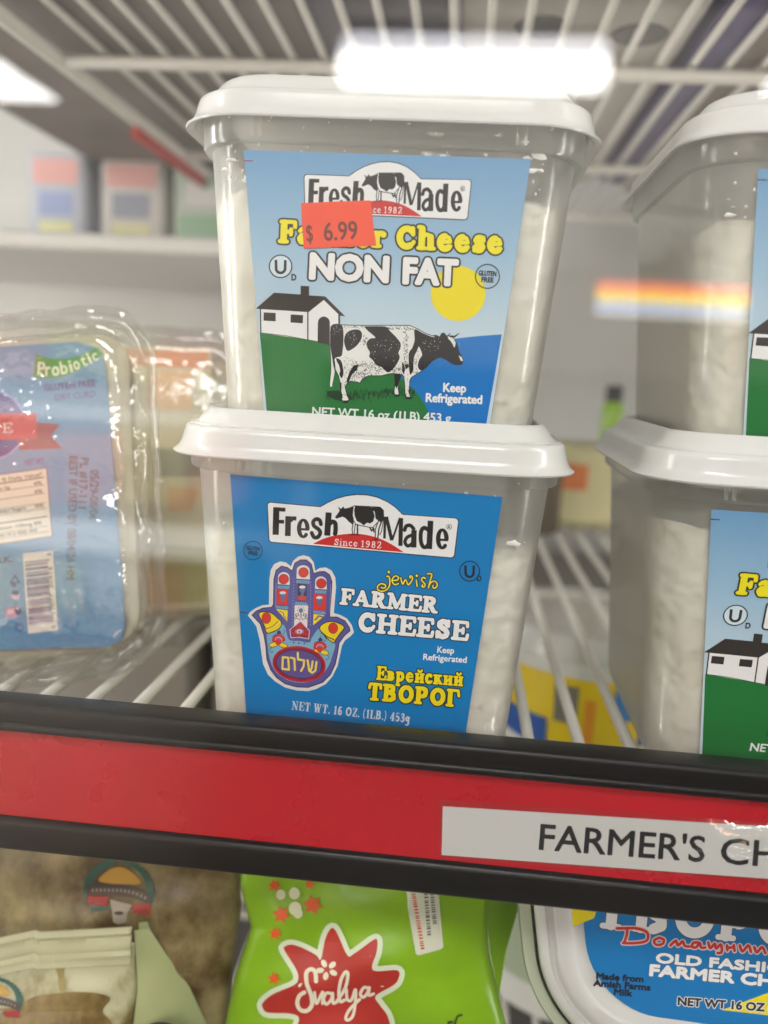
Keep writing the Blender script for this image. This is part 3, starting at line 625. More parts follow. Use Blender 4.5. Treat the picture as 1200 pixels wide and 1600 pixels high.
    a.text('NON', (300, 518), (586, 531), 92, INK_W, 4, bold=7, outline=INK_K, ow=7); a.text('FAT', (650, 535), (846, 543), 92, INK_W, 4, bold=7, outline=INK_K, ow=7)
    a.build('fat_free_lettering', lab); a = Art(pl, z1)
    a.text('Keep', (798, 941), (882, 944), 32, INK_W, 3, bold=1.6); a.text('Refrigerated', (733, 979), (942, 987), 32, INK_W, 3, bold=1.6)
    a.build('storage_lettering', lab); a = Art(pl, z1)
    a.text('NET WT 16 oz (1LB) 453 g', (308, 1030), (825, 1056), 32, INK_W, 3, bold=1.2)
    a.build('weight_lettering', lab)
    a = Art(pl, z1); kosher(a, 188, 475, 42, 238, 515, 3, ink(206, 222, 232)); a.build('kosher_mark', lab); a = Art(pl, z1); badge_text(a, 963, 511, 45, 4, .06); a.build('gluten_free_badge', lab)
    tick_mark(lab, tick)
    return lab
_y = [0]
def tick_mark(lab, col):
    q = homog([(380, 236.5), (830, 249), (765, 662), (415, 660)], [(-.0393, .0812), (.0387, .0817), (.0333, .0104), (-.0325, .0069)])
    a = Art(tub_place(q), zoom(360, 220, 2.4)); a.line([(50, 80), (83, 81)], 4, col, 1, cap='butt'); a.build('cut_mark', lab)

def blue_label(tub):
    src = [(360, 741), (785, 776), (728, 1146), (385, 1119)]; dst = [(-.0387, .0827), (.0382, .0813), (.0333, .0082), (-.0337, .0077)]
    q = homog(src, dst); pl = tub_place(q); R2 = zoom(340, 720, 2.5)
    lab = fan_grid('label', [dst[0], dst[1], (.0328, .0035), (-.0333, .0035)], ink(4, 120, 186), tub, uvplace)
    a = Art(pl, zoom(410, 765, 1200/315)); logo(a, 2); a.build('brand_logo', lab)
    a = Art(pl); badge_text(a, 395.5, 860, 14.5, 1, .1); a.build('gluten_free_badge', lab); a = Art(pl); kosher(a, 733.5, 892, 15.5, 748.5, 903, 1); a.build('kosher_mark', lab); a = Art(pl); a.line([(375, 956), (387, 957)], 1.6, ink(90, 40, 70), 1, cap='butt'); a.build('cut_mark', lab)
    # lettering
    a = Art(pl, zoom(520, 880, 5)); Y = ink(248, 214, 70)
    a.slab('FARMER', (62, 318), (808, 388), 124, INK_W, 4, wt=.285, thin=.18, outline=INK_K, ow=8)
    a.slab('CHEESE', (216, 530), (1048, 602), 148, INK_W, 4, wt=.285, thin=.18, outline=INK_K, ow=8)
    J = [[(437, 65), (438, 67)], [(422, 100), (440, 104), (446, 140), (440, 180), (415, 208), (380, 216), (352, 203), (352, 175), (378, 158), (408, 166), (412, 185), (392, 194), (380, 186)],
         [(462, 132), (500, 130), (514, 112), (494, 96), (470, 112), (464, 142), (484, 165), (512, 156)], [(530, 112), (546, 160), (568, 126), (590, 166), (622, 122), (612, 96), (600, 104), (606, 114)],
         [(652, 128), (658, 178)], [(656, 94), (657, 96)], [(724, 118), (706, 108), (692, 126), (706, 146), (722, 166), (710, 184), (696, 178), (702, 166)], [(738, 80), (772, 84), (758, 140), (746, 190), (764, 150), (796, 138), (816, 166), (798, 192), (780, 184), (784, 170)]]
    for s in J:
        wd = 20 if len(s) == 2 and abs(s[0][0]-s[1][0]) < 3 and abs(s[0][1]-s[1][1]) < 5 else 11
        a.line(s, wd+14, INK_K, 5, sm=len(s) > 2); a.line(s, wd, Y, 6, sm=len(s) > 2)
    a.build('title_lettering', lab)
    a = Art(pl, zoom(540, 1000, 1200/220)); YE = ink(236, 212, 20)
    a.slab('Еврейский', (268, 335), (992, 390), 118, YE, 4, wt=.235, thin=.15, outline=INK_K, ow=9)
    a.slab('ТВОРОГ', (196, 505), (956, 566), 146, YE, 6, wt=.275, thin=.17, outline=INK_K, ow=10)
    a.build('cyrillic_lettering', lab); a = Art(pl, zoom(540, 1000, 1200/220))
    a.text('Keep', (781, 104), (921, 113), 54, INK_W, 1, bold=1.6); a.text('Refrigerated', (661, 165), (1028, 191), 52, INK_W, 1, bold=1.6)
    a.build('storage_lettering', lab)
    a = Art(pl, R2); a.slab('NET WT. 16 OZ. (1LB.) 453g', (290, 971), (748, 1023), 36, ink(206, 214, 222), 1, wt=.17, thin=.07); a.build('weight_lettering', lab)
    # the hand emblem
    a = Art(pl, zoom(380, 860, 1200/180)); PU = ink(84, 84, 150); LB = ink(120, 168, 196); RD = ink(206, 56, 48); YL = ink(232, 206, 24); W = ink(222, 216, 212); DK = ink(40, 36, 70); CR = ink(176, 32, 48)
    a.poly([(50, 675), (75, 640), (130, 600), (200, 570), (270, 562), (275, 300), (290, 200), (325, 140), (390, 112), (450, 125), (500, 165), (520, 110), (570, 65), (630, 48), (690, 65), (735, 120), (752, 210), (800, 180), (860, 175), (920, 205), (960, 280), (968, 380), (945, 650), (1010, 668), (1080, 705), (1130, 770), (1155, 850), (1120, 890), (1060, 935), (1030, 990), (1010, 1080), (985, 1200), (930, 1310), (860, 1390), (760, 1440), (680, 1462), (560, 1455), (440, 1425), (340, 1365), (260, 1290), (210, 1180), (195, 1080), (175, 930), (140, 790), (90, 720)], W, 1)
    inner = [(95, 672), (140, 628), (210, 598), (300, 590), (318, 560), (322, 300), (345, 205), (400, 162), (460, 175), (512, 212), (540, 130), (600, 97), (660, 97), (710, 140), (735, 240), (790, 220), (850, 217), (900, 250), (925, 320), (920, 420), (900, 690), (980, 692), (1060, 730), (1108, 800), (1113, 835), (1060, 880), (1000, 960), (985, 1060), (960, 1180), (910, 1290), (830, 1370), (680, 1422), (560, 1418), (440, 1385), (350, 1320), (290, 1240), (250, 1130), (240, 1000), (220, 880), (180, 760)]
    a.poly(inner, PU, 2); a.line(inner, 9, DK, 3, closed=True)
    for p in ((340, 575, 345, 330), (700, 770, 705, 300), (512, 780, 530, 260), (905, 640, 912, 340)):
        x0, y0, x1, y1 = p; n = 16
        for i in range(n): a.poly(ell(x0+(x1-x0)*i/n, y0+(y1-y0)*i/n, 5, 7, 6), ink(150, 150, 196), 4)
    a.poly(smooth([(250, 860), (320, 850), (400, 770), (440, 800), (480, 925), (585, 940), (690, 955), (720, 900), (800, 805), (880, 880), (958, 968), (930, 1090), (890, 1200), (800, 1310), (660, 1370), (520, 1365), (400, 1310), (320, 1230), (275, 1100)]), LB, 3)
    for (x0, x1, yt, yb, cx, cyy) in ((362, 488, 222, 357, 425, 295), (556, 697, 150, 300, 630, 226), (748, 872, 266, 405, 815, 340)):
        a.poly([(x0, yb-8), (x0+4, yt+50)]+ell((x0+x1)/2, yt+52, (x1-x0)/2-3, 50, 12, a0=180, a1=360)+[(x1, yb)], W, 4); a.poly(ell(cx, cyy, 50, 50, 28), RD, 6); a.line(ell(cx, cyy, 50, 50, 28), 6, ink(120, 30, 40), 7, closed=True)
        a.poly([(x0, yb+8), (x1-4, yb+12), (x1-4, yb+44), (x0, yb+38)], LB, 4)
        for i in range(5): a.line([(x0+14+i*24, yb+40), (x0+30+i*24, yb+16)], 6, PU, 5)
    for (x0, y0, x1, y1, cx, cyy, m) in ((352, 398, 470, 560, 415, 470, RD), (572, 345, 662, 520, 618, 410, DK), (732, 450, 866, 618, 796, 520, RD)):
        a.poly([(x0, y0), (x1, y0+8), (x1-4, y1+6), (x0-2, y1)], m, 4)
        a.poly([(cx-34, cyy-28), (cx+36, cyy-24), (cx+22, cyy+26), (cx+8, cyy+36), (cx+22, cyy+58), (cx-22, cyy+56), (cx-8, cyy+34), (cx-24, cyy+20)], ink(88, 110, 160), 5); a.poly(ell(cx, cyy-32, 34, 16, 12), W, 6)
    a.poly([(575, 468), (660, 474), (655, 520), (572, 512)], RD, 5)
    for (x, y) in ((345, 572), (545, 535), (735, 625)):
        a.poly([(x, y), (x+125, y+8), (x+125, y+36), (x, y+28)], LB, 4)
        for i in range(5): a.line([(x+12+i*25, y+26), (x+26+i*25, y+8)], 6, PU, 5)
    a.poly([(345, 608), (466, 620), (462, 738)], YL, 4); a.poly([(735, 658), (852, 672), (800, 720), (730, 776)], YL, 4)
    a.line(smooth([(380, 630), (420, 650), (425, 680), (448, 700)], False), 9, PU, 5); a.line(smooth([(750, 720), (780, 690), (790, 680), (830, 690)], False), 14, PU, 5)
    a.poly([(538, 568), (680, 572), (668, 800), (600, 735), (532, 785)], W, 4); a.poly(ell(604, 622, 22, 24), ink(70, 120, 160), 5)
    for s in (-1, 1):
        a.line([(604+s*(45-34*t/10*math.cos(t*.75)*.9), 672+26*math.sin(t*.75)*(1-t/14)) for t in range(11)], 7, ink(90, 70, 90), 5); a.line(smooth([(604+s*12, 720), (604+s*40, 706), (604+s*62, 712), (604+s*60, 690)], False), 6, ink(90, 70, 90), 5)
        a.line([(604, 640), (604+s*12, 720)], 5, ink(90, 70, 90), 5)
    for i in range(8): a.poly(ell(604+36*math.cos(i*.785), 622+38*math.sin(i*.785), 6, 6, 8), CR, 5)
    tl = [(165, 660), (230, 634), (300, 650), (350, 692), (400, 740), (388, 800), (310, 845), (250, 855), (220, 775)]; tr_ = [(820, 772), (880, 742), (960, 742), (1052, 792), (1010, 862), (962, 930), (945, 960), (870, 905), (800, 820)]
    for p, e in ((tl, (245, 700, 46, 58)), (tr_, (938, 806, 48, 55))):
        a.poly(p, YL, 4, sm=True); a.line(p, 9, DK, 5, closed=True, sm=True); a.poly(ell(*e), RD, 6); a.line(ell(*e), 5, ink(130, 30, 40), 7, closed=True)
    a.line(smooth([(232, 815), (300, 792), (362, 738)], False), 8, ink(170, 60, 30), 6); a.line(smooth([(805, 835), (870, 890), (945, 922)], False), 8, DK, 6)
    for i in range(6): a.poly(ell(250+26*i, 832-17*i, 8, 5, 8, rot=-35), W, 7); a.poly(ell(818+24*i, 858+14*i, 8, 5, 8, rot=30), DK, 7)
    a.poly([(488, 822), (600, 733), (692, 832), (685, 918), (590, 900), (500, 906)], CR, 5); a.line([(488, 822), (600, 733), (692, 832), (685, 918), (590, 900), (500, 906)], 8, ink(210, 190, 214), 6, closed=True)
    rnd = random.Random(5)
    for _ in range(60): a.poly(ell(rnd.uniform(510, 675), rnd.uniform(800, 895), 6, 5, 6), ink(60, 16, 40), 6)
    a.poly(ell(588, 840, 44, 28), ink(150, 130, 170), 7); a.poly(ell(588, 840, 24, 20), W, 8); a.poly(ell(588, 842, 12, 14), RD, 9)
    for i in range(3): a.poly(ell(528+56*i, 956+5*i, 9, 8, 8), DK, 5)
    for (x, y, s) in ((372, 925, 1), (802, 1000, -1)):
        a.poly(ell(x-52, y+52, 48, 24, 16, rot=-12), YL, 5); a.poly(ell(x+46, y+58, 48, 24, 16, rot=16), YL, 5); a.line(ell(x-52, y+52, 48, 24, 16, rot=-12), 5, DK, 6, closed=True); a.line(ell(x+46, y+58, 48, 24, 16, rot=16), 5, DK, 6, closed=True)
        for i in range(7):
            an = math.radians(-190+i*32); a.poly(ell(x+46*math.cos(an), y+34*math.sin(an), 24, 22, 12), ink(196, 44, 56), 6)
        a.line(ell(x, y+6, 36, 32, 16, a0=180, a1=360), 8, ink(220, 180, 190), 8); a.poly(ell(x-2, y+24, 28, 28), RD, 8); a.line(ell(x-2, y+24, 28, 28), 5, CR, 9, closed=True)
        a.line([(x, y-30), (x+4, y-110)], 6, DK, 5); a.poly(ell(x+4, y-75, 22, 18), ink(60, 66, 120), 5); a.line(smooth([(x+10, y-60), (x+52, y-60), (x+66, y-90), (x+46, y-100)], False), 5, DK, 5); a.line(smooth([(x, y-60), (x-40, y-50), (x-62, y-30), (x-48, y-14)], False), 5, DK, 5)
        a.line(smooth([(x-70*s, y+80), (x-92*s, y+110), (x-70*s, y+140), (x-62*s, y+120)], False), 5, ink(40, 80, 110), 5)
    ov = ell(585, 1180, 262, 172, 60, rot=8)
    for i in range(0, 60, 1): a.poly(ell(ov[i][0], ov[i][1], 17, 17, 8), ink(190, 40, 58), 6)
    a.poly(ov, ink(180, 30, 52), 6); a.poly(ell(585, 1180, 238, 148, 60, rot=8), ink(92, 76, 140), 7); a.line(ell(585, 1180, 238, 148, 60, rot=8), 7, DK, 8, closed=True)
    G = ink(232, 208, 90)
    for s, cl in (([(416, 1106), (472, 1112), (480, 1236), (412, 1228)], True), ([(500, 1112), (536, 1122), (542, 1240)], False), ([(572, 1062), (574, 1130), (638, 1140), (634, 1196), (606, 1250)], False), ([(674, 1140), (690, 1246), (722, 1270), (754, 1246), (766, 1156)], False), ([(726, 1150), (716, 1222), (698, 1252)], False)): a.line(s, 21, G, 9, closed=cl)
    a.build('hand_emblem', lab)
    return lab
def copy_tree(o, parent=None):
    c = o.copy(); C.objects.link(c)
    if parent: c.parent = parent
    for ch in [x for x in bpy.data.objects if x.parent == o]: copy_tree(ch, c)
    return c

GT = 'square plastic tubs of farmer cheese'
def square_tub(label, loc, rz_, top, seed):
    t = thing('cheese_tub', label, 'tub', loc, (0, 0, rz_), GT)
    tub_body(t); tub_lid(t); cheese(t, top, seed)
    return t
tj = square_tub('tub of cheese with the plain blue label and hand emblem, lowest of the front stack', (-.0258, .2837, SH), .0117, .0655, 1); blue_label(tj)
[o for o in bpy.data.objects if o.parent == tj and o.name.startswith('lid')][0].location.z = -.0008
smears(tj, 40, 21, .068, .0885)
tn = square_tub('tub with a cow and barn label and an orange price sticker on it', (-.0258, .2907, SH+.0901), .0199, .0715, 2)
lab = fatfree_label(tn, ink(150, 20, 40)); smears(tn, 130, 22, .073, .0905)
tk = square_tub('cow and barn label tub at the right edge, lower one of its stack', (.1102, .2868, SH), -.012, .0745, 3)
tm = square_tub('cow and barn label tub, upper one of the stack at the right edge', (.1125, .2915, SH+.0901), -.004, .0665, 4); smears(tm, 110, 23, .069, .0905)
for t in (tk, tm):
    c = lab.copy(); C.objects.link(c); c.parent = t
    for ch in [x for x in bpy.data.objects if x.parent == lab]:
        if ch.name.startswith('cut_mark'): continue
        d = ch.copy(); C.objects.link(d); d.parent = c
    tick_mark(c, INK_K)
# price sticker
q = homog([(380, 236.5), (830, 249), (765, 662), (415, 660)], [(-.0393, .0812), (.0387, .0817), (.0333, .0104), (-.0325, .0069)])
pl0 = tub_place(q); pl = lambda x, y, lay: pl0(x, y, lay+12); z1 = zoom(360, 220, 2.4)
a = Art(pl, z1); a.poly([(265, 239), (400, 232), (524, 228), (534, 310), (546, 397), (420, 402), (275, 409), (268, 320)], P('orange_sticker_paper', (.95, .075, .018, 1), rough=.5, noise=.06, nscale=90), 0)
st = a.build('price_sticker', tn); st['label'] = 'orange price sticker reading $ 6.99'
a = Art(pl, z1); dk = P('sticker_print', (.16, .02, .015, 1), rough=.6)
a.text('$', (287, 382), (310, 380), 62, dk, 1, bold=.8); a.text('6.99', (352, 379), (476, 372), 68, dk, 1, bold=1.4)
a.build('price_print', st)

# ------------------------------------------------------------------ helpers for traced products
def ray(x, y): return fwd+right*((x-600)/F)+up*((800-y)/F)
def px_at(x, y, Y): d = ray(x, y); return d*(Y/d.y)
def rquad(c, inset, r, n=10, m=10):
    """rounded four-sided outline (corners TL, TR, BR, BL with y down), moved inwards by inset"""
    L = []
    for i in range(4):
        (x0, y0), (x1, y1) = c[i], c[(i+1) % 4]; d = math.hypot(x1-x0, y1-y0); nx, ny = -(y1-y0)/d, (x1-x0)/d
        L.append(((x0+nx*inset, y0+ny*inset), ((x1-x0)/d, (y1-y0)/d)))
    P4 = []
    for i in range(4):
        (p, u), (q, w_) = L[i-1], L[i]; den = u[0]*w_[1]-u[1]*w_[0]; t = ((q[0]-p[0])*w_[1]-(q[1]-p[1])*w_[0])/den
        P4.append((p[0]+u[0]*t, p[1]+u[1]*t))
    out = []; r = max(4, r-inset)
    for i in range(4):
        p = P4[i]; u = L[i-1][1]; w_ = L[i][1]; a = (p[0]-u[0]*r, p[1]-u[1]*r); b = (p[0]+w_[0]*r, p[1]+w_[1]*r); k = .45
        for j in range(n+1):
            t = j/n; c1 = (p[0]-u[0]*r*k, p[1]-u[1]*r*k); c2 = (p[0]+w_[0]*r*k, p[1]+w_[1]*r*k)
            out.append(tuple((1-t)**3*a[q]+3*(1-t)**2*t*c1[q]+3*(1-t)*t*t*c2[q]+t**3*b[q] for q in (0, 1)))
        nx = P4[(i+1) % 4]; v = L[(i+1) % 4][1]; e = (nx[0]-w_[0]*r, nx[1]-w_[1]*r)
        for j in range(1, m): out.append((b[0]+(e[0]-b[0])*j/m, b[1]+(e[1]-b[1])*j/m))
    return out

# ------------------------------------------------------------------ clear packs on the left
def clear_pack(label, D, corners, group):
    k = D/F; ax, ay = corners[3]
    base = (fwd+right*((ax+310-600)/F)+up*((800-ay)/F))*D
    t = thing('curd_pack', label, 'cheese pack', base, RC.to_euler(), group)
    # local axes: x right, y away from the lens side, z up (RC columns)
    def loc(x, y, dep): return ((x-ax-310)*k, dep, (ay-y)*k)
    # profile: inset (px), depth (m, negative towards the front), from back tray to front window
    pr = [(60, .026), (40, .0255), (30, .022), (18, .004), (4, .0022), (0, .0018), (0, .0008), (3, .0002), (11, 0), (13, -.0012), (16, -.0022), (22, -.0024), (26, -.0012), (29, -.0006), (40, -.0008), (44, -.0028), (50, -.0042), (58, -.0047), (66, -.0048)]
    rings = [[loc(x, y, d) for x, y in rquad(corners, ins, 92, 12, 14)] for ins, d in pr]
    v, f = loft(rings, True, True); f = [q[::-1] for q in f]
    # crinkle the rim a little
    rnd = random.Random(int(D*1000)); n = len(rings[0])
    for i in range(3*n, len(v)):
        x, y, z = v[i]; s = .00045
        v[i] = (x+s*math.sin(z*310+x*90), y+s*math.sin(x*420+z*260)*1.2, z+s*math.sin(x*350))
    link('clear_shell', v, f, CLEAR, t, smooth=60)
    rings = [[loc(x, y, d) for x, y in rquad(corners, ins, 92, 12, 14)] for ins, d in ((74, .0245), (62, .022), (50, .010), (45, .0026), (52, .0014))]
    v, f = loft(rings, True, True); f = [q[::-1] for q in f]
    link('curd', v, f, P('pressed_curd', (.62, .58, .45, 1), rough=.55, noise=.2, nscale=70, bump=.5, bscale=140), t, smooth=60)
    return t, loc
FP = [(-385, 524), (238, 468), (263, 1046), (-362, 1134)]
t, loc = clear_pack('clear plastic pack of dry curd at the left edge with light blue label and barcode', .295, FP, 'clear plastic packs on the left')
pl = lambda x, y, lay: loc(x, y, -.0001-.00003*lay)
LBL = P('light_blue_paper', rgb(98, 148, 192), rough=.4, noise=.05, nscale=40)
a = Art(pl, grid=40); a.poly([(-330, 590), (-300, 560), (120, 534), (156, 545), (166, 580), (196, 975), (190, 1000), (168, 1010), (0, 1016), (-320, 1050), (-342, 1030)], LBL, 0); lab2 = a.build('label', t)
PUR = ink(92, 44, 128); RB = ink(206, 26, 34); RD2 = ink(150, 18, 26)
a = Art(pl, zoom(0, 530, 1200/180)); GR = ink(56, 138, 52)
a.poly(smooth([(375, 150), (480, 190), (620, 205), (800, 180), (950, 115), (1010, 85)], False)+[(1080, 160)]+smooth([(1080, 160), (960, 230), (800, 330), (640, 392), (500, 408), (345, 398)], False), GR, 1)
for i, (ch, x, y, rot, h, wd) in enumerate((('P', 395, 372, 2, 145, 72), ('r', 478, 382, -2, 150, 52), ('o', 548, 382, -5, 150, 72), ('b', 642, 366, -9, 140, 70), ('i', 738, 345, -14, 140, 26), ('o', 782, 322, -17, 135, 62), ('t', 868, 285, -21, 130, 50), ('i', 940, 256, -24, 130, 26), ('c', 985, 232, -26, 120, 52))):
    c_, s_ = math.cos(math.radians(rot)), math.sin(math.radians(rot)); a.text(ch, (x, y), (x+wd*c_, y+wd*s_), h*.95, ink(230, 226, 200), 2, bold=3)
a.text('GLUTEN FREE', (465, 540), (995, 488), 66, PUR, 1, bold=3); a.text('DRY CURD', (582, 640), (998, 600), 66, PUR, 1, bold=1)
a.build('claim_print', lab2)
a = Art(pl); a.poly(ell(-15, 664, 54, 54, 48), ink(62, 36, 128), 1); a.line(ell(-15, 664, 54, 54, 48), 2.5, ink(150, 150, 210), 2, closed=True)
a.poly([(28, 690), (58, 660), (94, 663), (80, 681), (98, 701), (30, 703)], RD2, 3); a.poly([(-110, 646), (57, 646), (58, 686), (-110, 690)], RB, 4)
a.slab('CHEESE', (-88, 680), (20, 676.5), 16, ink(228, 214, 206), 5, wt=.15, thin=.09); a.build('ribbon_print', lab2)
a = Art(pl); CRM = ink(226, 210, 190); BRN = ink(70, 60, 56)
q4 = [(-112, 758), (73, 731), (82, 838), (-104, 866)]; a.poly(q4, CRM, 1); a.line(q4, 1.6, ink(70, 56, 96), 2, closed=True, cap='butt')
def nt(s, t): return tuple((q4[0][i]*(1-s)+q4[1][i]*s)*(1-t)+(q4[3][i]*(1-s)+q4[2][i]*s)*t for i in (0, 1))
for tt, wd in ((.13, 2), (.24, 1), (.36, 1), (.50, .8), (.58, 1), (.70, 2), (.84, .8), (.92, .8)): a.line([nt(.02, tt), nt(.97, tt)], wd, BRN, 2, cap='butt')
for s, s0, s1, tt in (('% Daily Value*', .62, .96, .105), ('Protein 12g', .50, .68, .225), ('4%', .88, .95, .225), ('4%', .88, .95, .345), ('Incl. 0g Added Sugars', .40, .80, .555), ('0%', .88, .95, .555), ('Calcium 100mg 8%', .50, .92, .80), ('contributes to a daily diet', .40, .88, .895)): a.text(s, nt(s0, tt), nt(s1, tt), 5.2, BRN, 2, bold=.2)
a.text('MILK.', (-18, 881), (20, 878), 9.5, ink(50, 40, 110), 1, bold=.5); a.text('NET WT.', (40, 727), (71, 724), 9, PUR, 1, bold=.2); a.build('nutrition_print', lab2)
a = Art(pl, zoom(0, 840, 1200/180)); a.poly([(238, 166), (552, 134), (604, 966), (294, 998)], ink(226, 216, 206), 1); BV = ink(58, 44, 130)
rnd = random.Random(11); y = 230
while y < 890:
    wd = rnd.choice((6, 6, 10, 14, 20)); y += wd/2; e = 500+(y-230)*.065; b = 262+(y-230)*.062
    if y > 800 or y < 260: e += 18
    a.line([(b, y+22), (e, y-6)], wd, BV, 2, cap='butt'); y += wd/2+rnd.choice((6, 6, 9, 14))
for s, p0, p1 in (('0', (585, 940), (580, 908)), ('17077', (578, 786), (556, 580)), ('20416', (554, 528), (546, 300)), ('3', (538, 190), (536, 160))): a.text(s, p0, p1, 44, ink(70, 60, 80), 2, bold=1)
a.build('barcode_print', lab2)
a = Art(pl, zoom(0, 840, 1200/180)); IC = ink(56, 66, 130)
a.line([(158, 395), (112, 470), (204, 466)], 20, IC, 1, closed=True); a.poly([(150, 470), (180, 500), (148, 520), (110, 490)], IC, 1); a.poly(ell(162, 598, 44, 48), ink(196, 160, 190), 1); a.poly(ell(160, 575, 40, 26), IC, 2)
a.poly([(62, 735), (190, 712), (200, 820), (66, 832)], ink(196, 120, 160), 1); a.poly(ell(190, 765, 34, 42), IC, 2); a.poly(ell(185, 738, 12, 12), INK_W, 3); a.line([(80, 758), (150, 750)], 8, INK_W, 2); a.line([(80, 780), (140, 774)], 8, INK_W, 2)
a.line(ell(200, 935, 42, 44, 24), 9, IC, 1, closed=True); a.line(ell(200, 935, 20, 20, 16, a0=40, a1=330), 10, IC, 1); a.build('mark_print', lab2)
a = Art(pl); DK2 = ink(62, 58, 74)
a.text('BEST IF USED BY 08/04/26 HM', (109, 713), (104, 905), 13, DK2, 1, bold=.35); a.text('PL #17-111', (126, 715), (122, 794), 13, DK2, 1, bold=.3); a.text('05/29-08/06', (142, 734), (140, 812), 13, DK2, 1, bold=.3); a.build('date_print', lab2)
SP2 = [(-250, 478), (420, 520), (420, 1000), (-250, 1050)]
t2, loc2 = clear_pack('clear plastic pack behind the light blue one, orange and cream label in shade', .37, SP2, 'clear plastic packs on the left')
a = Art(lambda x, y, lay: loc2(x, y, -.0001-.00003*lay), grid=60)
a.poly([(-150, 530), (330, 545), (330, 950), (-150, 980)], ink(206, 200, 172), 0); l3 = a.build('label', t2)
a = Art(lambda x, y, lay: loc2(x, y, -.0001-.00003*lay)); a.poly([(-140, 534), (325, 549), (325, 575), (-140, 566)], ink(216, 158, 124), 1); a.poly([(230, 580), (300, 582), (300, 640), (230, 640)], ink(226, 190, 150), 1); a.poly([(240, 700), (322, 704), (322, 745), (240, 745)], ink(140, 146, 140), 1); a.poly([(262, 760), (310, 765), (300, 800), (262, 798)], ink(212, 172, 138), 1); a.poly([(230, 850), (325, 856), (325, 940), (230, 944)], ink(170, 164, 120), 1); a.build('band_print', l3)

# ------------------------------------------------------------------ bottom row: bags
def mottled(name, c1, c2, scale, lo, hi, rough=.4, bump=.3, stretch=(1, 1, 1)):
    m, nt, b, out = new_mat(name); N = nt.nodes.new; L = nt.links.new
    tc = N('ShaderNodeTexCoord'); mp = N('ShaderNodeMapping'); mp.inputs['Scale'].default_value = stretch; n = N('ShaderNodeTexNoise'); n.inputs['Scale'].default_value = scale; n.inputs['Detail'].default_value = 7; n.inputs['Roughness'].default_value = .62
    cr = N('ShaderNodeValToRGB'); e = cr.color_ramp.elements; e[0].position = lo; e[0].color = c1; e[1].position = hi; e[1].color = c2
    bp = N('ShaderNodeBump'); bp.inputs['Strength'].default_value = bump; bp.inputs['Distance'].default_value = .003
    L(tc.outputs['Object'], mp.inputs[0]); L(mp.outputs[0], n.inputs['Vector']); L(n.outputs['Fac'], cr.inputs[0]); L(cr.outputs[0], b.inputs['Base Color']); L(n.outputs['Fac'], bp.inputs['Height']); L(bp.outputs[0], b.inputs['Normal'])
    b.inputs['Roughness'].default_value = rough; return m
def bag(name, label, cat, Lc, Rc, Y, bulge, mat, thick, wr, seed, z_floor, group=None, NS=80, NT=80):
    """pillow bag: left and right outlines (x at given y, source pixels), the front swells towards the viewer"""
    def cur(c, y):
        for (xa, ya), (xb, yb) in zip(c, c[1:]):
            if y <= yb: s = (y-ya)/(yb-ya); return xa+(xb-xa)*s
        (xa, ya), (xb, yb) = c[-2:]; return xb+(xb-xa)*(y-yb)/(yb-ya)
    y0, y1 = Lc[0][1], Lc[-1][1]
    ph = [random.Random(seed+i).uniform(0, 6) for i in range(8)]
    def dep(x, y):
        l, r = cur(Lc, y), cur(Rc, y); s = min(1, max(0, (x-l)/max(1, r-l))); t = (y-y0)/(y1-y0)
        f_ = (4*s*(1-s))**.5*min(1, .25+t*1.1)
        w_ = wr*(math.sin(s*9+t*5+ph[0])*.5+math.sin(s*17-t*11+ph[1])*.35+math.sin(t*23+s*6+ph[2])*.3)*min(1, 6*s*(1-s)+.15)
        return -bulge*f_+w_
    anchor = px_at((cur(Lc, y1)+cur(Rc, y1))/2, y1, Y); anchor.z = z_floor
    t = thing(name, label, cat, anchor, group=group)
    def place(x, y, lay=-1): return px_at(x, y, Y+dep(x, y)-.0004-.00004*lay)-anchor if lay >= 0 else px_at(x, y, Y+dep(x, y))-anchor
    v = []; f = []
    for j in range(NT+1):
        y = y0+(y1-y0)*j/NT; l, r = cur(Lc, y), cur(Rc, y)
        for i in range(NS+1): v.append(place(l+(r-l)*i/NS, y))
    W1 = NS+1
    # gusset below the traced part down to the shelf
    low = [Vector((p.x*.98, p.y+.004, 0)) for p in v[-W1:]]; v += low; NT += 1
    n = len(v)
    for j in range(NT+1):
        for i in range(W1):
            p = v[j*W1+i]; s = i/NS; tt = j/NT; v.append(p+Vector((0, .0008+thick*(4*s*(1-s))**.5*min(1, .06+tt*1.2), 0)))
    for o_, flip in ((0, False), (n, True)):
        for j in range(NT):
            for i in range(NS):
                q_ = (o_+j*W1+i, o_+(j+1)*W1+i, o_+(j+1)*W1+i+1, o_+j*W1+i+1); f.append(q_[::-1] if flip else q_)
    for j in range(NT):
        for i in (0, NS): a_ = j*W1+i; q_ = (a_, n+a_, n+a_+W1, a_+W1); f.append(q_ if i == 0 else q_[::-1])
    for i in range(NS): f.append((i, i+1, n+i+1, n+i)); a_ = NT*W1+i; f.append((a_, n+a_, n+a_+1, a_+1))
    link('bag_film', v, f, mat, t, smooth=70)
    return t, place
FLB = -.3335
TAN = mottled('tan_bag_film', rgb(78, 56, 12), rgb(168, 152, 106), 34, .40, .64, rough=.3, bump=.35, stretch=(1, 1, .8))
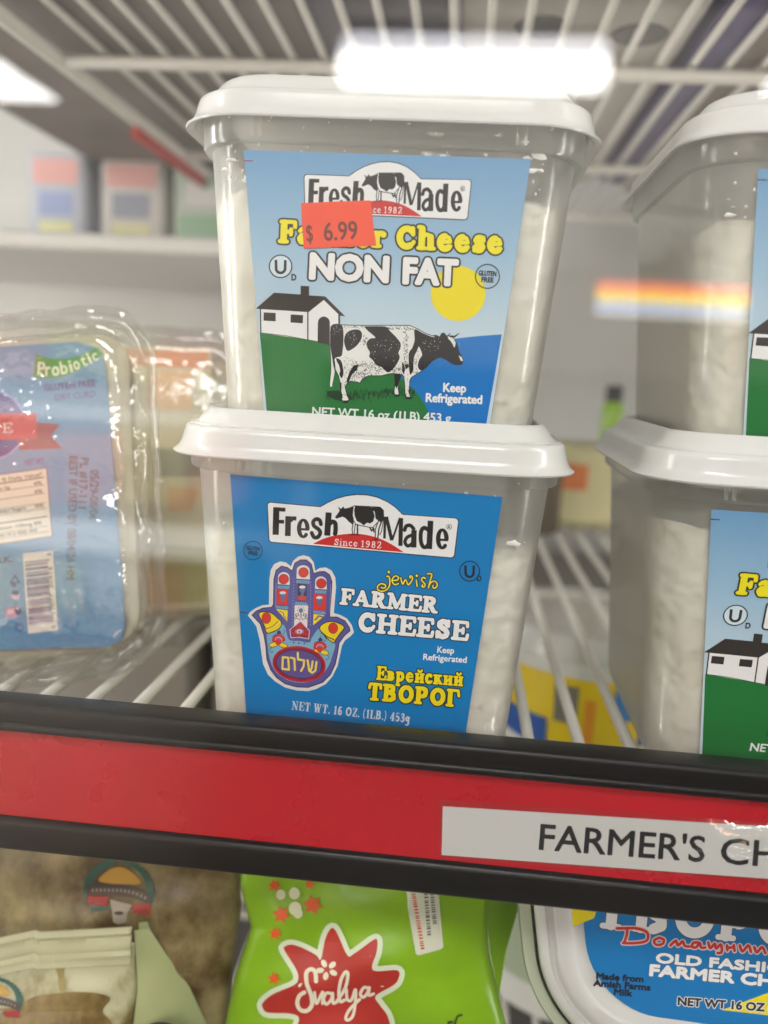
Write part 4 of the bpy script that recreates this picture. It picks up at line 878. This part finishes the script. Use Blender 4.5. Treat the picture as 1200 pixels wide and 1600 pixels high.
def emblem(a, D, big=True):
    GRN = ink(22, 80, 66); YEL = ink(186, 142, 50); REDD = ink(146, 24, 26); BR = ink(62, 46, 42); CU = ink(150, 140, 124)
    for s in (-1, 1):
        for i in range(11):
            an = math.radians(200-i*9.5) if s < 0 else math.radians(-20+i*9.5); x = 570+330*math.cos(an); y = 420-310*math.sin(an)
            for d in (-18, 18): a.poly(ell(x+d, y+d*.4, 46, 19, 10, rot=-math.degrees(an)+90+s*28*(1 if d > 0 else -1)), GRN, D)
    a.poly(smooth([(360, 300), (450, 210), (560, 165), (680, 200), (800, 330), (620, 345), (440, 330)]), YEL, D)
    a.poly([(235, 455), (470, 470), (450, 575), (236, 548)], REDD, D+1); a.poly([(700, 560), (905, 540), (900, 665), (720, 640)], REDD, D+1)
    a.poly(smooth([(230, 350), (420, 345), (620, 350), (800, 400), (905, 470)], False)+smooth([(890, 560), (760, 500), (600, 470), (420, 462), (240, 452)], False), BR, D+2)
    a.line(smooth([(290, 405), (420, 402), (600, 410), (780, 460), (860, 505)], False), 26, ink(150, 138, 124), D+3, cap='butt') if False else [a.line([(290+i*42, 404+max(0, i-6)**2*1.6), (308+i*42, 410+max(0, i-6)**2*1.6)], 34, ink(140, 128, 116), D+3, cap='butt') for i in range(14)]
    for s in (-1, 1):
        for i in range(6): a.poly(ell(575+s*(110+i*34), 590+i*4, 30, 13, 8, rot=s*(30+i*14)), GRN, D)
    a.poly([(478, 500), (710, 560), (660, 640), (650, 740), (560, 765), (510, 735), (500, 620)], CU, D+1); a.poly(ell(570, 645, 50, 20), BR, D+2)
t, pl = bag('grain_bag', 'tan see-through bag with a green and red wreath emblem, behind the crimped bag', 'bag', [(-180, 1290), (-180, 1640)], [(372, 1290), (376, 1420), (350, 1640)], .262, .014, TAN, .04, .0016, 3, FLB)
a = Art(pl, zoom(100, 1330, 1200/180), grid=9); emblem(a, 0); a.build('wreath_emblem', t)
CRIM = mottled('cream_bag_film', rgb(124, 100, 30), rgb(200, 196, 158), 17, .42, .52, rough=.35, bump=.25, stretch=(1.2, 1, .9))
PALE = P('pale_green_film', rgb(178, 184, 132), rough=.38, noise=.05, nscale=30, bump=.1, bscale=40)
t, pl = bag('crimped_bag', 'cream bag with a crimped top edge, nearest in the lower left corner', 'bag', [(-150, 1476), (-150, 1660)], [(204, 1449), (209, 1475), (214, 1550), (196, 1660)], .2455, .010, CRIM, .028, .0010, 8, FLB)
# the crimped band along its top, with fine teeth
top = [(-150, 1492), (-60, 1478), (0, 1467), (55, 1455), (62, 1458), (204, 1450)]
def lerp(c, x):
    for (xa, ya), (xb, yb) in zip(c, c[1:]):
        if x <= xb: return ya+(yb-ya)*(x-xa)/(xb-xa)
    return c[-1][1]
v = []; f = []; n = 150
for i in range(n+1):
    x = -150+356*i/n; yt = lerp(top, x)-(2.2 if i % 2 else 0)
    for j, dy in enumerate((0, 6, 12, 20, 28, 34, 40, 48, 54)): v.append(pl(x, yt+dy, 0)+Vector((0, -.0006-.0007*math.sin(dy*.27)**2, 0)))
for i in range(n):
    for j in range(8): q_ = i*9+j; f.append((q_, q_+1, q_+10, q_+9))
b = len(v); v += [p+Vector((0, .0009, 0)) for p in v]; f += [tuple(b+k for k in q_[::-1]) for q_ in f]
link('crimped_edge', v, f, P('cream_film', rgb(190, 186, 148), rough=.38, noise=.08, nscale=60, bump=.15, bscale=120), t, smooth=50)
v = [pl(x, y, 0)+Vector((0, d, 0)) for x, y, d in ((206, 1460, .002), (226, 1462, .004), (250, 1510, .006), (285, 1570, .008), (330, 1680, .010), (196, 1680, .002), (213, 1550, .001), (211, 1500, .001), (240, 1580, -.003))]
b = len(v); v += [p+Vector((0, .004, 0)) for p in v]
f = [(0, 7, 1), (7, 2, 1), (7, 6, 2), (6, 8, 2), (8, 3, 2), (8, 4, 3), (8, 5, 4), (6, 5, 8)]; f += [tuple(b+k for k in q_[::-1]) for q_ in f]
link('side_fold', v, f, PALE, t, smooth=89)
a = Art(pl, zoom(0, 1440, 4), grid=9); a.poly(smooth([(200, 475), (300, 455), (380, 448), (450, 440), (600, 448), (690, 480), (640, 560), (700, 640), (690, 800), (100, 860), (-300, 860), (-300, 560), (60, 540)]), mottled('brown_window_film', rgb(92, 66, 14), rgb(166, 142, 82), 40, .38, .62, rough=.3, bump=.35, stretch=(1.5, 1, .7)), 0); a.poly(smooth([(285, 95), (320, 160), (330, 230), (360, 260), (410, 250), (400, 330), (410, 420), (370, 425), (360, 330), (330, 260), (300, 190)]), ink(150, 134, 74), 0); a.build('brown_window', t)
a = Art(lambda x, y, lay: pl(x, y, lay+1)+Vector((0, -.004-.00004*lay, 0)), zoom(0, 1440, 4)); a.poly(ell(1030, 740, 175, 170, 36), ink(60, 56, 50), 0); a.poly(ell(1030, 745, 140, 150, 36), ink(226, 170, 40), 1); a.build('round_print', t)
a = Art(lambda x, y, lay: pl(x, y, lay+2), lambda p: (-85+p[0]*.128, 1517+p[1]*.112), grid=9); emblem(a, 0); a.build('wreath_emblem', t)
GRB = P('lime_bag_film', rgb(136, 184, 12, 1.0), rough=.3, spec=.5, noise=.18, nscale=18, bump=.28, bscale=28)
t, pl = bag('lime_bag', 'bright lime green bag with a red splash emblem, standing behind the price rail', 'bag', [(378, 1290), (376, 1385), (392, 1450), (366, 1530), (340, 1660)], [(764, 1290), (761, 1440), (764, 1490), (790, 1600), (800, 1660)], .252, .014, GRB, .04, .0018, 12, FLB)
v = [pl(x, y)+Vector((0, d, 0)) for x, y, d in ((764, 1290, 0), (800, 1300, .012), (832, 1310, .016), (761, 1440, 0), (790, 1440, .012), (828, 1430, .020), (766, 1492, 0), (792, 1490, .010), (812, 1476, .016), (780, 1560, .001), (790, 1515, .006), (793, 1510, .008))]
b = len(v); v += [p+Vector((0, .003, 0)) for p in v]; f = []
for r_ in range(3):
    for c_ in range(2): q_ = r_*3+c_; f.append((q_, q_+3, q_+4, q_+1))
f += [tuple(b+k for k in q_[::-1]) for q_ in f]; link('side_fold', v, f, GRB, t, smooth=60)
sp = [(560, 640), (590, 500), (630, 420), (670, 440), (750, 610), (800, 600), (940, 500), (968, 510), (962, 590), (935, 720), (1110, 720), (1120, 780), (1080, 830), (955, 905), (985, 970), (1040, 1050), (1060, 1160), (1000, 1230), (860, 1180), (700, 1240), (560, 1190), (430, 1240), (390, 1150), (400, 1060), (330, 1032), (180, 1026), (140, 990), (145, 950), (220, 890), (360, 830), (395, 790), (385, 720), (300, 580), (300, 550), (350, 535), (430, 560), (525, 610)]
a = Art(pl, zoom(380, 1360, 1200/260), grid=9); a.line(sp, 76, ink(206, 216, 186), 0, closed=True, sm=True); a.poly(smooth(sp), P('red_splash_print', rgb(190, 44, 34), rough=.35, noise=.25, nscale=30), 1); em = a.build('splash_emblem', t)
a = Art(lambda x, y, lay: pl(x, y, lay+3), zoom(380, 1360, 1200/260), grid=9); CW = ink(222, 214, 190)
for s, wd in (([(525, 800), (520, 735), (490, 712), (455, 740), (460, 820), (490, 900), (495, 970), (460, 1012), (412, 1005), (390, 960), (405, 905), (440, 880)], 30), ([(515, 880), (528, 960), (560, 900), (575, 880), (572, 960)], 22), ([(640, 890), (600, 885), (580, 930), (600, 965), (635, 930), (645, 885), (648, 955), (672, 950)], 22),
              ([(672, 950), (735, 850), (755, 750), (735, 735), (705, 790), (690, 880), (700, 945), (730, 935)], 24), ([(745, 860), (750, 930), (780, 935), (810, 860), (808, 960), (790, 1050), (755, 1080), (740, 1060), (770, 1000), (840, 930)], 22), ([(905, 850), (870, 845), (845, 890), (865, 915), (895, 885), (910, 845), (905, 900), (940, 890)], 22)): a.line(s, wd, CW, 0, sm=True)
for i in range(5): a.poly(ell(605+52*math.cos(i*1.257+.5), 715+48*math.sin(i*1.257+.5), 30, 20, 12, rot=math.degrees(i*1.257+.5)), CW, 0)
a.build('script_lettering', em)
a = Art(pl, zoom(380, 1360, 1200/260), grid=9); OR = ink(206, 84, 28)
for (x, y, r) in ((225, 110, 50), (500, 250, 78), (275, 320, 70), (232, 455, 52), (222, 780, 50), (480, 100, 40)):
    a.poly([(x+r*(1 if i % 2 == 0 else .5)*math.sin(math.pi*i/6+.3), y+r*(1 if i % 2 == 0 else .5)*math.cos(math.pi*i/6+.3)) for i in range(12)], OR, 0)
for (x, y, r) in ((272, 175, 34), (370, 165, 40), (375, 275, 46), (395, 310, 34)): a.poly(ell(x, y, r, r*1.1, 14), ink(206, 208, 170), 1)
a.build('star_print', t)
a = Art(pl, zoom(600, 1380, 4), grid=9); a.poly([(110, -60), (330, -60), (372, 400), (352, 415), (215, 452), (198, 440)], ink(206, 208, 186), 0); tg = a.build('paper_sticker', t)
a = Art(lambda x, y, lay: pl(x, y, lay+2), zoom(600, 1380, 4)); rnd = random.Random(4)
for k, (xa, xb, yb, col) in enumerate(((185, 242, 410, ink(196, 70, 50)), (262, 284, 340, ink(96, 100, 96)), (300, 318, 260, ink(96, 100, 96)))):
    y = 70
    while y < yb:
        x = xa+(xb-xa)*(y-70)/(yb-70); l = rnd.uniform(10, 22); a.line([(x-12, y), (x+12, y-2)], l*.55, col, 0, cap='butt'); y += l
a.build('sticker_print', tg)
# script letters at the foot of the bag
a = Art(pl, zoom(600, 1380, 4)); a.line([(395, 900), (405, 870), (425, 868)], 16, ink(50, 70, 20), 0); a.line([(440, 890), (452, 850), (462, 832), (486, 824)], 14, ink(50, 70, 20), 0, sm=True); a.build('foot_print', t)

# ------------------------------------------------------------------ bottom row: tub standing on its edge, lid to the front
YT = .238; anc = px_at(1220, 1700, YT+.03); anc.z = FLB
t = thing('edge_standing_tub', 'white lidded tub standing on its edge with blue and yellow label, lower right corner', 'tub', anc)
TQ = [(816, 1235), (1640, 1335), (1600, 1745), (858, 1640)]
def tp(x, y, d): return px_at(x, y, YT+d)-anc
rings = [[tp(x, y, d) for x, y in rquad(TQ, ins, 150, 14, 12)] for ins, d in ((4, .008), (0, .0072), (-1, .004), (2, .0015), (8, .0004), (16, .0002), (18, .0012), (22, .0022), (26, .0012), (30, -.0004), (38, -.0008), (52, -.0008), (56, -.0002), (60, .0002))]
v, f = loft(rings, False, True); f = [q_[::-1] for q_ in f]; link('lid', v, f, WHITE, t, smooth=50)
rings = [[tp(x, y, d) for x, y in rquad(TQ, ins, 150, 14, 12)] for ins, d in ((4, .066), (-12, .062), (-22, .024), (-24, .012), (-26, .0115), (-24, .0092), (-6, .009))]
v, f = loft(rings, True, False); f = [q_[::-1] for q_ in f]; link('tub_body', v, f, P('pale_green_tub', (.55, .60, .45, 1), rough=.35, sss=.2), t, smooth=50)
lp = lambda x, y, lay: tp(x, y, -.0001-.00003*lay)
a = Art(lp, grid=60); a.poly(rquad(TQ, 74, 176, 12, 8), ink(4, 116, 184), 0); lb = a.build('label', t)
a = Art(lp, zoom(880, 1400, 3.75)); a.poly([(40, -200), (300, -200), (180, 130), (56, 180)], ink(240, 214, 20), 1); a.poly([(930, 668), (1220, 560), (1600, 420), (2000, 560), (2000, 760), (1250, 705)], ink(240, 214, 20), 1); a.build('yellow_print', lb)
a = Art(lp, zoom(880, 1400, 3.75))
a.slab('ТВОРОГ', (190, 182), (1570, 318), 215, INK_W, 2, wt=.30, thin=.16, outline=ink(60, 80, 120), ow=6)
a.text('OLD FASHIONED', (545, 388), (1560, 475), 54, INK_W, 2, bold=5, outline=ink(40, 60, 100), ow=3); a.text('FARMER CHEESE', (508, 464), (1500, 554), 62, INK_W, 2, bold=6, outline=ink(40, 60, 100), ow=3)
K2 = ink(18, 24, 40)
a.text('Made from', (195, 485), (468, 505), 36, K2, 2, bold=3); a.text('Amish Farms', (178, 526), (508, 554), 36, K2, 2, bold=3); a.text('Milk', (298, 578), (402, 588), 36, K2, 2, bold=3)
a.text('NET WT 16 OZ (1 LB)', (672, 638), (1380, 690), 46, ink(40, 36, 36), 3, bold=3, outline=INK_W, ow=5)
sc_ = [[(315, 190), (430, 190), (492, 215), (488, 262), (420, 276), (350, 276)], [(375, 195), (372, 230), (358, 272)], [(560, 245), (532, 262), (545, 286), (580, 282), (590, 258), (565, 245)], [(628, 290), (660, 262), (672, 290), (700, 266), (712, 292), (738, 296)], [(790, 272), (762, 275), (755, 298), (780, 300), (800, 275), (808, 302), (832, 302)],
       [(850, 272), (862, 306), (888, 280), (896, 308), (922, 284), (930, 312), (925, 332), (905, 334)], [(960, 290), (962, 318)], [(962, 304), (1000, 300)], [(1000, 288), (1004, 322)], [(1035, 290), (1050, 325), (1085, 290), (1100, 328)], [(1120, 300), (1135, 330), (1165, 300), (1185, 335)]]
for s in sc_: a.line(s, 30, ink(222, 206, 206), 4, sm=len(s) > 2); a.line(s, 17, ink(190, 50, 44), 5, sm=len(s) > 2)
a.build('lettering', lb)

# ------------------------------------------------------------------ seen through the wires: round tubs stacked on the bottom shelf
def round_tub(label, cx, cyy, z, h, r, body_col, band, seed, group):
    t = thing('round_tub', label, 'tub', (cx, cyy, z), (0, 0, seed), group)
    n = 40; ring = lambda rad, zz: [(rad*math.cos(2*math.pi*i/n), rad*math.sin(2*math.pi*i/n), zz) for i in range(n)]
    v, f = loft([ring(r*.80, 0), ring(r*.84, .002), ring(r*.95, h-.012)]); link('tub_body', v, f, body_col, t)
    v, f = loft([ring(r*.95, h-.014), ring(r, h-.013), ring(r*1.0, h-.004), ring(r*.98, h-.001), ring(r*.9, h), ring(r*.88, h-.002), ring(.001, h-.002)]); link('lid', v, f, WHITE, t)
    if band:
        for name, za, zb, a0, a1, m in band:
            v = []; f = []; k = 24
            for i in range(k+1):
                an = math.radians(a0+(a1-a0)*i/k)
                for zz in (za, zb): rad = r*(.84+.11*(zz-.002)/(h-.014))+.0004+(.0003 if name != 'label' else 0); v.append((rad*math.cos(an), rad*math.sin(an), zz))
            f = [(2*i, 2*i+2, 2*i+3, 2*i+1) for i in range(k)]; link(name, v, f, m, t)
    return t
GR2 = 'round tubs on the bottom shelf'; YB = ink(246, 200, 16); BLU = ink(24, 84, 170)
WB = P('white_tub_plastic', (.78, .77, .74, 1), rough=.35)
z0 = -.3335
OLV = ink(150, 150, 110); ORG = ink(230, 150, 30)
round_tub('white round tub under the yellow labelled one, seen through the wires', .078, .440, z0, .141, .056, WB, [('label', .02, .085, -180, 0, ink(170, 182, 156))], 0, GR2)
round_tub('round white tub with a yellow and blue label, seen through the shelf wires', .078, .440, z0+.1405, .072, .053, WB, [('label', .014, .050, -175, -5, YB), ('blue_mark', .016, .036, -66, -40, BLU), ('grey_mark', .026, .046, -118, -104, ink(120, 116, 106)), ('blue_stripe', .010, .026, -160, -122, BLU), ('orange_mark', .016, .040, -100, -94, ORG), ('blue_stripe', .030, .048, -84, -72, ink(60, 130, 200)), ('orange_mark', .020, .030, -36, -24, ORG)], 0, GR2)

# ------------------------------------------------------------------ goods on the shelf overhead
zo = OV+.0042+.0021*.7+.0021+.0002
tag(rbox('cardboard_tray', -.32, -.085, .30, .80, zo, zo+.10, P('grey_brown_card', (.24, .205, .185, 1), rough=.75, noise=.2, nscale=25, bump=.1), r=.003), 'grey brown cardboard tray on the overhead wires at the left', 'tray')
tag(rbox('purple_carton', -.080, -.018, .32, .70, zo, zo+.09, P('purple_card', rgb(104, 98, 108), rough=.5, noise=.1), r=.002), 'dull purple carton overhead beside the grey brown tray', 'carton')
def dimpled(label, x0, x1, y0, y1, spots):
    t = thing('dimpled_tray', label, 'tray', ((x0+x1)/2, (y0+y1)/2, zo)); cx, cyy = (x0+x1)/2, (y0+y1)/2
    rbox('tray_base', x0-cx, x1-cx, y0-cyy, y1-cyy, 0, .05, P('grey_tray_plastic', (.66, .62, .58, 1), rough=.4, noise=.08, nscale=20), t, r=.006, seg=4)
    for x, y, r in spots:
        n = 32; v, f = loft([[(rad*math.cos(6.2832*i/n)+x-cx, rad*math.sin(6.2832*i/n)+y-cyy, zz) for i in range(n)] for rad, zz in ((r, -.0001), (r*.96, -.0011), (r*.85, -.0013))], False, True); f = [q_[::-1] for q_ in f]
        link('dimple_disc', v, f, P('dark_dimple_disc', (.17, .16, .155, 1), rough=.5), t)  # dark disc stands for a recess, its shade put into the colour
    return t
dimpled('pale grey plastic tray overhead with two dark discs for its round dimples', -.012, .094, .33, .72, [(.0245, .414, .0125), (.0690, .420, .0125), (.03, .66, .0125), (.07, .66, .0125)])
tag(rbox('purple_carton', .098, .118, .32, .72, zo, zo+.11, P('violet_card', rgb(112, 102, 146), rough=.5, noise=.1), r=.001), 'narrow violet carton overhead between the two trays on the right', 'carton')
tag(rbox('brown_carton', .1195, .30, .32, .75, zo, zo+.09, P('brown_card', (.36, .30, .27, 1), rough=.7, noise=.15, nscale=20), r=.003), 'brown carton overhead at the upper right corner', 'carton')

# ------------------------------------------------------------------ far back
def milk_carton(label, x, y, w_, d, h, cols, rz_=0):
    t = thing('small_carton', label, 'carton', (x, y, .0777), (0, 0, rz_), 'cartons on the far shelf')
    rbox('carton_body', -w_/2, w_/2, -d/2, d/2, 0, h, cols[0], t, r=.004)
    for nm, za, zb, xa, xb, m in cols[1]:
        v = []; f = []; box(v, f, xa*w_/2, xb*w_/2, -d/2-.0006, -d/2+.001, za*h, zb*h); link(nm, v, f, m, t, smooth=0)
    return t
PB = P('hazed_blue_card', rgb(206, 212, 226), rough=.5); PW = P('hazed_white_card', rgb(232, 230, 226), rough=.5); PG = P('hazed_green_card', rgb(210, 224, 212), rough=.5)  # card and print colours paled, the haze of the pane put into them
rp = ink(240, 176, 172); bp_ = ink(160, 174, 216); yp = ink(246, 234, 180); gp = ink(150, 196, 162)
milk_carton('blurred blue carton with red top and yellow spot, leftmost on the far shelf', -.345, .72, .048, .05, .082, (PB, [('red_print', .70, .94, -.8, .8, rp), ('blue_print', .40, .62, -.6, .6, bp_), ('yellow_print', .10, .34, -.6, .6, yp)]))
milk_carton('blurred haze-paled carton with pink top and yellow spot on the far shelf', -.283, .725, .053, .05, .080, (PW, [('red_print', .72, .94, -.8, .8, rp), ('grey_print', .42, .66, -.6, .6, ink(150, 156, 176)), ('yellow_print', .12, .36, -.6, .6, yp)]))
milk_carton('blurred haze-paled green carton on the far shelf nearest the front tub stack', -.216, .725, .062, .05, .075, (PG, [('green_print', .10, .50, -.85, .85, gp), ('white_print', .60, .85, -.7, .7, INK_W)]))
t = thing('cream_packet', 'cream packet with orange print at the back of the shelf between the stacks', 'packet', (.098, .67, SH+.0))
rbox('packet_body', -.030, .034, -.02, .05, 0, .064, P('cream_card', rgb(214, 206, 160), rough=.5, noise=.12, nscale=40), t, r=.008, seg=4)
v = []; f = []; box(v, f, -.02, .002, -.0206, -.018, .030, .050); link('orange_print', v, f, ink(206, 120, 70), t, smooth=0)
t = thing('brown_jar', 'brown jar at the back of the shelf beside the cream packet', 'jar', (.058, .63, SH))
n = 28; ring = lambda rad, zz: [(rad*math.cos(6.2832*i/n), rad*math.sin(6.2832*i/n), zz) for i in range(n)]
v, f = loft([ring(.019, 0), ring(.021, .003), ring(.021, .045), ring(.016, .052)]); link('jar_body', v, f, P('brown_glass', (.10, .075, .05, 1), rough=.2), t); v, f = loft([ring(.018, .052), ring(.018, .062), ring(.017, .063)]); link('jar_lid', v, f, P('jar_lid_metal', (.4, .36, .28, 1), rough=.35), t)
t = thing('green_bottle', 'tiny green bottle with a black cap standing on the cream packet', 'bottle', (.121, .69, SH+.064))
v, f = loft([ring(.007, 0), ring(.0085, .003), ring(.0085, .030), ring(.005, .036)]); link('bottle_body', v, f, P('green_bottle_plastic', rgb(140, 176, 60), rough=.3), t); v, f = loft([ring(.0068, .034), ring(.0068, .046), ring(.006, .047)]); link('bottle_cap', v, f, P('black_cap', (.015, .015, .015, 1), rough=.4), t)

# ------------------------------------------------------------------ door pane, and what it mirrors from the shop
GY = .190
gm, nt_, b_, out_ = new_mat('door_glass'); nt_.nodes.remove(b_); N = nt_.nodes.new; L = nt_.links.new
tr = N('ShaderNodeBsdfTransparent'); tr.inputs[0].default_value = (.975, .98, .975, 1); gl = N('ShaderNodeBsdfGlossy'); gl.inputs['Roughness'].default_value = 0.0
lw = N('ShaderNodeLayerWeight'); lw.inputs['Blend'].default_value = .5; pw = N('ShaderNodeMath'); pw.operation = 'POWER'; pw.inputs[1].default_value = 5; L(lw.outputs['Facing'], pw.inputs[0])
ma = N('ShaderNodeMath'); ma.operation = 'MULTIPLY_ADD'; ma.inputs[1].default_value = .8; ma.inputs[2].default_value = .08; L(pw.outputs[0], ma.inputs[0])
mx = N('ShaderNodeMixShader'); L(ma.outputs[0], mx.inputs[0]); L(tr.outputs[0], mx.inputs[1]); L(gl.outputs[0], mx.inputs[2]); L(mx.outputs[0], out_.inputs[0])
t = thing('glass_door', 'clear glass case door in front of everything, with lamp reflections', 'glass door', (0, GY, -.6))
v = [(-.7, 0, 0), (.7, 0, 0), (.7, 0, 1.5), (-.7, 0, 1.5)]; link('pane', v, [(0, 1, 2, 3)], gm, t, smooth=0)
def troffer(label, x0, x1, y0, y1):
    t = thing('ceiling_light', label, 'ceiling light', ((x0+x1)/2, (y0+y1)/2, 1.36), group='ceiling lights of the shop'); cx, cyy = (x0+x1)/2, (y0+y1)/2
    rbox('housing', x0-cx-.03, x1-cx+.03, y0-cyy-.03, y1-cyy+.03, .01, .09, P('lamp_housing', (.7, .7, .7, 1), rough=.5), t, r=.005)
    m = P('lamp_diffuser', (1, .985, .96, 1), rough=.5, emit=22); rbox('diffuser', x0-cx, x1-cx, y0-cyy, y1-cyy, -.005, .008, m, t, r=.004)
def box_lamp(label, x0, x1, y0, y1, z0_, z1_, r):
    t = thing('ceiling_light', label, 'ceiling light', ((x0+x1)/2, (y0+y1)/2, z0_), group='ceiling lights of the shop'); h = (x1-x0)/2
    rbox('diffuser', -h, h, 0, y1-y0, 0, (z1_-z0_)*.72, P('lamp_diffuser', (1, .985, .96, 1), rough=.5, emit=22), t, r=r, seg=6); rbox('side_panel', -h+.01, h-.01, .01, y1-y0-.01, (z1_-z0_)*.55, z1_-z0_, P('lamp_side_diffuser', (.95, .94, 1, 1), rough=.5, emit=9), t, r=r*.8, seg=6)
    rbox('housing', -h+.05, h-.05, .03, y1-y0-.03, z1_-z0_+.001, z1_-z0_+.05, P('lamp_housing', (.7, .7, .7, 1), rough=.5), t, r=.005)
box_lamp('boxy lit ceiling light over the aisle, mirrored above the front tub', -.645, .535, -3.72, -3.54, 1.225, 1.42, .055)
troffer('flat lit ceiling light over the aisle, mirrored at the left edge', -3.5, -2.34, 2*GY-4.75, 2*GY-3.95)
troffer('flat lit ceiling light over the aisle, mirrored at the right edge', 1.28, 2.44, 2*GY-4.30, 2*GY-3.72)
troffer('flat ceiling light added out of view above the viewer for front light', -.5, .5, -1.45, -.95)  # unseen light added to brighten the goods from the upper front
t = thing('lit_sign', 'backlit striped sign across the aisle, mirrored beside the right hand stack', 'sign', (.915, 2*GY-4.0, .30))
ys = 0
for nm, z0_, z1_, c_, e_ in (('white_stripe', .000, .022, (1, 1, 1, 1), 5.5), ('blue_stripe', .022, .045, (.16, .40, 1, 1), 6), ('white_stripe', .045, .060, (1, 1, .9, 1), 6), ('yellow_stripe', .060, .092, (1, .72, .02, 1), 9), ('orange_stripe', .092, .122, (1, .30, .015, 1), 9), ('red_stripe', .122, .146, (1, .13, .10, 1), 7)):
    v = []; f = []; box(v, f, -.335, .335, -.02, 0, z0_, z1_); link(nm, v, f, P('lit_'+nm+str(z0_), c_, emit=e_*1.35), t, smooth=0)
v = []; f = []; box(v, f, -.345, .345, -.06, -.021, -.01, .156); link('sign_case', v, f, P('sign_case_metal', (.3, .3, .3, 1)), t, smooth=0)

# the lit case across the aisle, seen only as a faint mirror image in the pane
def mir(x, y, Y): p = px_at(x, y, Y); return Vector((p.x, 2*GY-p.y, p.z))
t = thing('opposite_case', 'lit display case across the aisle, mirrored faintly at the left', 'display case', (-1.4, 2*GY-4.2, -.9)); o0 = t.location
v = []; f = []; p0, p1 = mir(-700, 480, 4.2), mir(470, 1330, 4.2); box(v, f, p0.x-o0.x, p1.x-o0.x, -.06, 0, p1.z-.5-o0.z, p0.z+.30-o0.z); link('back_panel', v, f, P('opposite_case_panel', (.55, .52, .48, 1)), t, smooth=0)
for ya, yb, e_ in ((600, 652, 2.6), (800, 830, 2.2), (1128, 1146, 4.0)):  # lowest light is added, to lay a mirrored veil on the rail
    p0, p1 = mir(-700, ya, 4.0), mir(330, yb, 4.0); v = []; f = []; box(v, f, p0.x-o0.x, p1.x-o0.x, .15, .19, p1.z-o0.z, p0.z-o0.z); link('shelf_light', v, f, P('shelf_light_%d' % ya, (1, .98, .93, 1), emit=e_), t, smooth=0)
rnd = random.Random(9)
for ya, yb in ((660, 790), (840, 960), (500, 592), (1165, 1330)):  # bottom row is added for the pale patches mirrored on the rail
    x = -600
    while x < (430 if ya > 1100 else 300):
        wd = rnd.uniform(60, 110); p0, p1 = mir(x, ya+rnd.uniform(0, 40), 4.05), mir(x+wd*.9, yb, 4.05); v = []; f = []; box(v, f, p0.x-o0.x, p1.x-o0.x, .02, .14, p1.z-o0.z, p0.z-o0.z)
        c_ = rnd.choice(((200, 120, 90), (220, 200, 150), (120, 150, 190), (210, 210, 205), (170, 170, 90))); link('box_front', v, f, ink(*c_), t, smooth=0); x += wd
v = []; f = []; box(v, f, -5, 5, -4.6, .15, -1.46, -1.45); struct(link('shop_floor', v, f, P('worn_shop_floor', (.07, .065, .06, 1), rough=.3, spec=.7, noise=.12, nscale=2), smooth=0))

v = []; f = []; box(v, f, -7, 7, -6.2, -6.1, .05, 2.6); struct(link('shop_wall', v, f, P('pale_shop_wall', (.82, .79, .76, 1), rough=.6, noise=.25, nscale=.9), smooth=0))
area('mirror_fill_lamp', (mir(-100, 700, 3.6).x, mir(0, 700, 3.2).y, .2), mir(-100, 900, 4.1), 1.2, .1, 150, (1, .97, .93))  # added fill lamp, brightens the opposite case for its mirror image
area('wall_fill_lamp', (-.5, -4.6, 2.95), (-.5, -6.1, .9), 5.0, .2, 130, (1, .97, .94))  # added lamp out of view, brightens the wall so the pane hazes
CB = P('grey_backing_card', (.30, .275, .25, 1), rough=.7, noise=.2, nscale=18)  # grey cartons added to darken the bright back below the shelf
for lb, xa, xb, ya, yb, h in (('added grey carton low at the back left, darkening the gaps between the shelf wires', -.42, -.17, .52, .80, .17), ('added grey carton darkening the back behind the lower front tub', -.16, .02, .54, .82, .16), ('added grey carton darkening the back behind the yellow labelled round tub', .03, .34, .55, .82, .165)):
    tag(rbox('added_carton', xa, xb, ya, yb, z0+.0005, z0+h, CB, r=.003), lb, 'carton', 'added cartons darkening the back of the bottom shelf')
